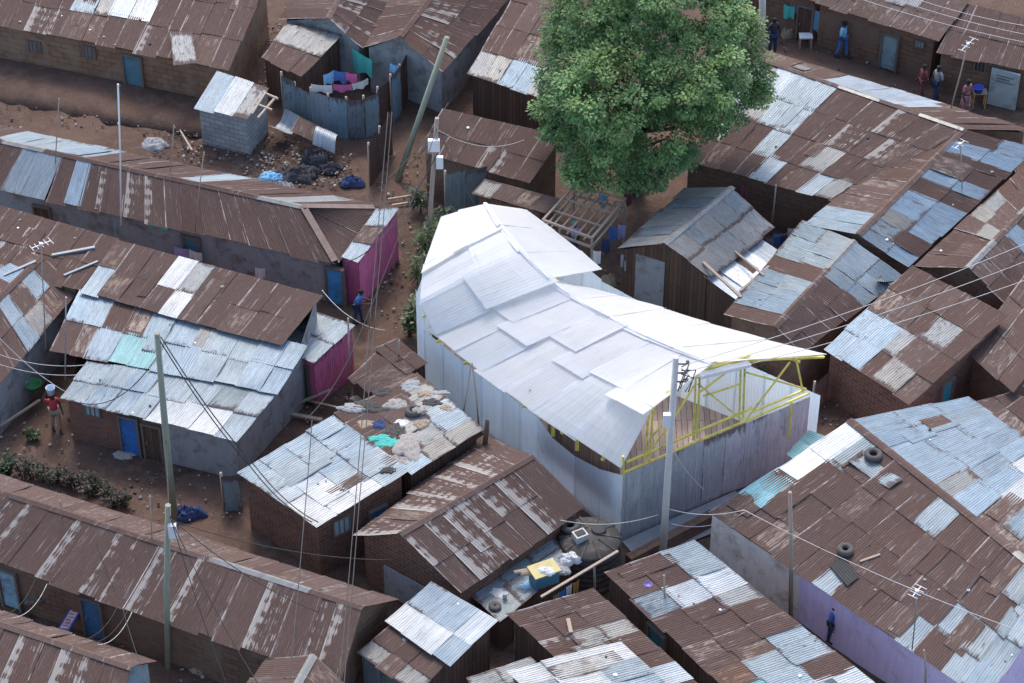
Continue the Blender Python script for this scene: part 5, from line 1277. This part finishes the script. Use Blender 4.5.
person(935,101,'person in a grey-blue top and dark trousers at the middle of the street', -1.0, CL['grey'], CL['navy'], 1.68, .2)
person(964,114,'person in a red and white patterned dress standing by the aerial pole', .6, prt, prt, 1.64, .05, dress=True)
person(772,53,'person in dark clothes standing right of the concrete pole at the top', .3, CL['dark'], CL['navy'], 1.7, .05)
person(831,641,'person in a bright blue shirt standing against the lilac wall', .8, CL['blue'], CL['navy'], 1.55, .05)
person(736,28,'person in a sky blue shirt at the right edge of the tree', .3, CL['sky'], CL['navy'], 1.6, .05)
person(743,31,'person in a pink-red top at the right edge of the tree', -.5, CL['red'], CL['dark'], 1.5, .05)
person(358,322,'person in a bright blue shirt bending in the alley by the magenta shed', 1.4, CL['blue'], CL['navy'], 1.5, .15, 'front', lean=.18)
person(574,256,'person with a teal headscarf and violet top under the timber frame', -.6, CL['lilac'], CL['navy'], 1.6, .05, 'front', scarf=CL['teal'])
person(42,216,'person in dark clothes before the ochre cloth under the left eave', .2, CL['dark'], CL['navy'], 1.6, .05)

# ------------------------------------------------------------------ wires
def wire(pts, sag, label, r=.014, mat=None, group='cables strung over the roofs'):
    out = []
    for a, b in zip(pts[:-1], pts[1:]):
        for k in range(14):
            t = k/13; p = a*(1-t)+b*t; out.append(p+Vector((0,0,-4*sag*t*(1-t))))
    m = MB(); m.tube(out, r, 5); return tag(m.build('power_cable', mat or CABLE, loc=out[0]), label, 'cable', group)
cb2 = ct+Vector((.3,0,-.3))
for k,(x0,y0,x1,y1) in enumerate([(852,-4,1034,44),(880,-6,1034,36),(905,-5,1034,27)]):
    wire([P(x0,y0,6), P(x1,y1,6)], .15, ['lowest','middle','highest'][k]+' of three pale wires crossing the top right corner', .011, CABLEP)
for k,(x1,y1) in enumerate([(1034,240),(1034,258),(1034,277)]):
    wire([cb2+Vector((0,0,-.3*k)), P(x1,y1,6.5)], .25, ['upper','middle','lower'][k]+' pale wire from the concrete pole to the right edge', .011, CABLEP)
wire([cb+Vector((0,0,2.6)), P(744,510,3.9), P(1034,636,4.5)], .25, 'pale wire sweeping over the large rust roof to the right edge', .011, CABLEP)
wire([cb+Vector((.2,-.1,5.0)), P(704,492-2,2.4)], .1, 'service wire from the concrete pole down to the grey front wall', .012, CABLEP)
wire([cb+Vector((-.2,-.1,2.4)), P(560,520,3.0)], .3, 'pale wire from the concrete pole looping towards the tank', .011, CABLEP)
wire([cb+Vector((.2,-.1,2.0)), P(745,512,2.3)], .35, 'pale wire looping from the concrete pole to the lilac house', .011, CABLEP)
for k in range(2):
    wire([wt+Vector((.1*k,0,-.15)), P(250+k*5,466,3.0), P(312+6*k,522,2.7)], .3, ['left','right'][k]+' dark cable from the green wooden pole to the blue tin roof', .02)
wire([wt+Vector((0,0,-.8)), P(70,400,2.3)], .9, 'slack dark cable over the blue roof from the wooden pole', .016)
for k,(x0,y0) in enumerate([(-8,352),(-8,362),(-8,330)]):
    wire([P(x0,y0,4.0), P([84,88,66][k],[365,374,392][k],2.4)], .25, ['middle','lower','upper'][k]+' pale wire at the left edge reaching the blue roof corner', .011, CABLEP)
for k in range(4):
    wire([st_+Vector((0,0,-.3-.1*k)), P([230,262,318,392][k],[683+10,690,612,560][k],[2.2,3,3,2.6][k])], .4, ['first','second','third','fourth'][k]+' dark cable fanning right from the white meter box pole', .014)
wire([st_+Vector((0,0,-.2)), up(wb_,166,440)], .1, 'short cable joining the two wooden poles', .014)
for k,(x0,y0,x1,y1) in enumerate([(0,616,35,580),(12,618,47,584),(80,640,118,606),(90,643,128,610),(98,645,132,612)]):
    wire([P(x0,y0,2.9), P(x1,y1,2.1)], .35, ['leftmost','second','third','fourth','rightmost'][k]+' slack cable spanning the gap between the two lower left roofs', .011, CABLEP if k in (1,4) else CABLE)
for k in range(2):
    a = P(388+4*k,112,5.5); wire([a, P(369+5*k,330,4.5), P(355+4*k,505,5.0), P(338+5*k,695,5.5)], .1, ['left','right'][k]+' of two long cables descending steeply over the centre-left roofs', .016)
wire([P(312,420,3.2), P(304,520,4.0), P(288,695,4.8)], .1, 'long thin cable running down past the brick house to the bottom edge', .016)
wire([pt_+Vector((0,0,-.4)), P(352,352,3.4), P(305,420,3.2)], .3, 'cable from the brown wooden pole over the alley to the brick house', .014)
wire([pt_+Vector((0,0,-.6)), P(386,180,3.5), LEAN_T+Vector((0,0,-3))], .3, 'cable from the brown pole to the leaning green pole', .014)
wire([pt_+Vector((0,0,-.5)), P(524,140,3.2)], .5, 'cable from the brown pole curving over the ribbed brown roof', .011, CABLEP)
wire([pt_+Vector((.1,0,-.6)), P(478,210,3.6)], .2, 'cable from the brown pole down to the tent peak', .012)
wire([P(345,262,2.6), P(376,243,3.0), P(404,208,3.4), pt_+Vector((0,0,-1.5))], .15, 'dark cable looping along the magenta annex roof', .018)
wire([P(322,290,2.3), P(352,318,2.6), P(385,330,2.0)], .12, 'low cable crossing the alley above the blue shirt', .011, CABLEP)
wire([P(95,540,4.5), P(120,600,3.0), P(150,690,3.0)], .3, 'thin dark wire slanting over the long lower left roof', .012)
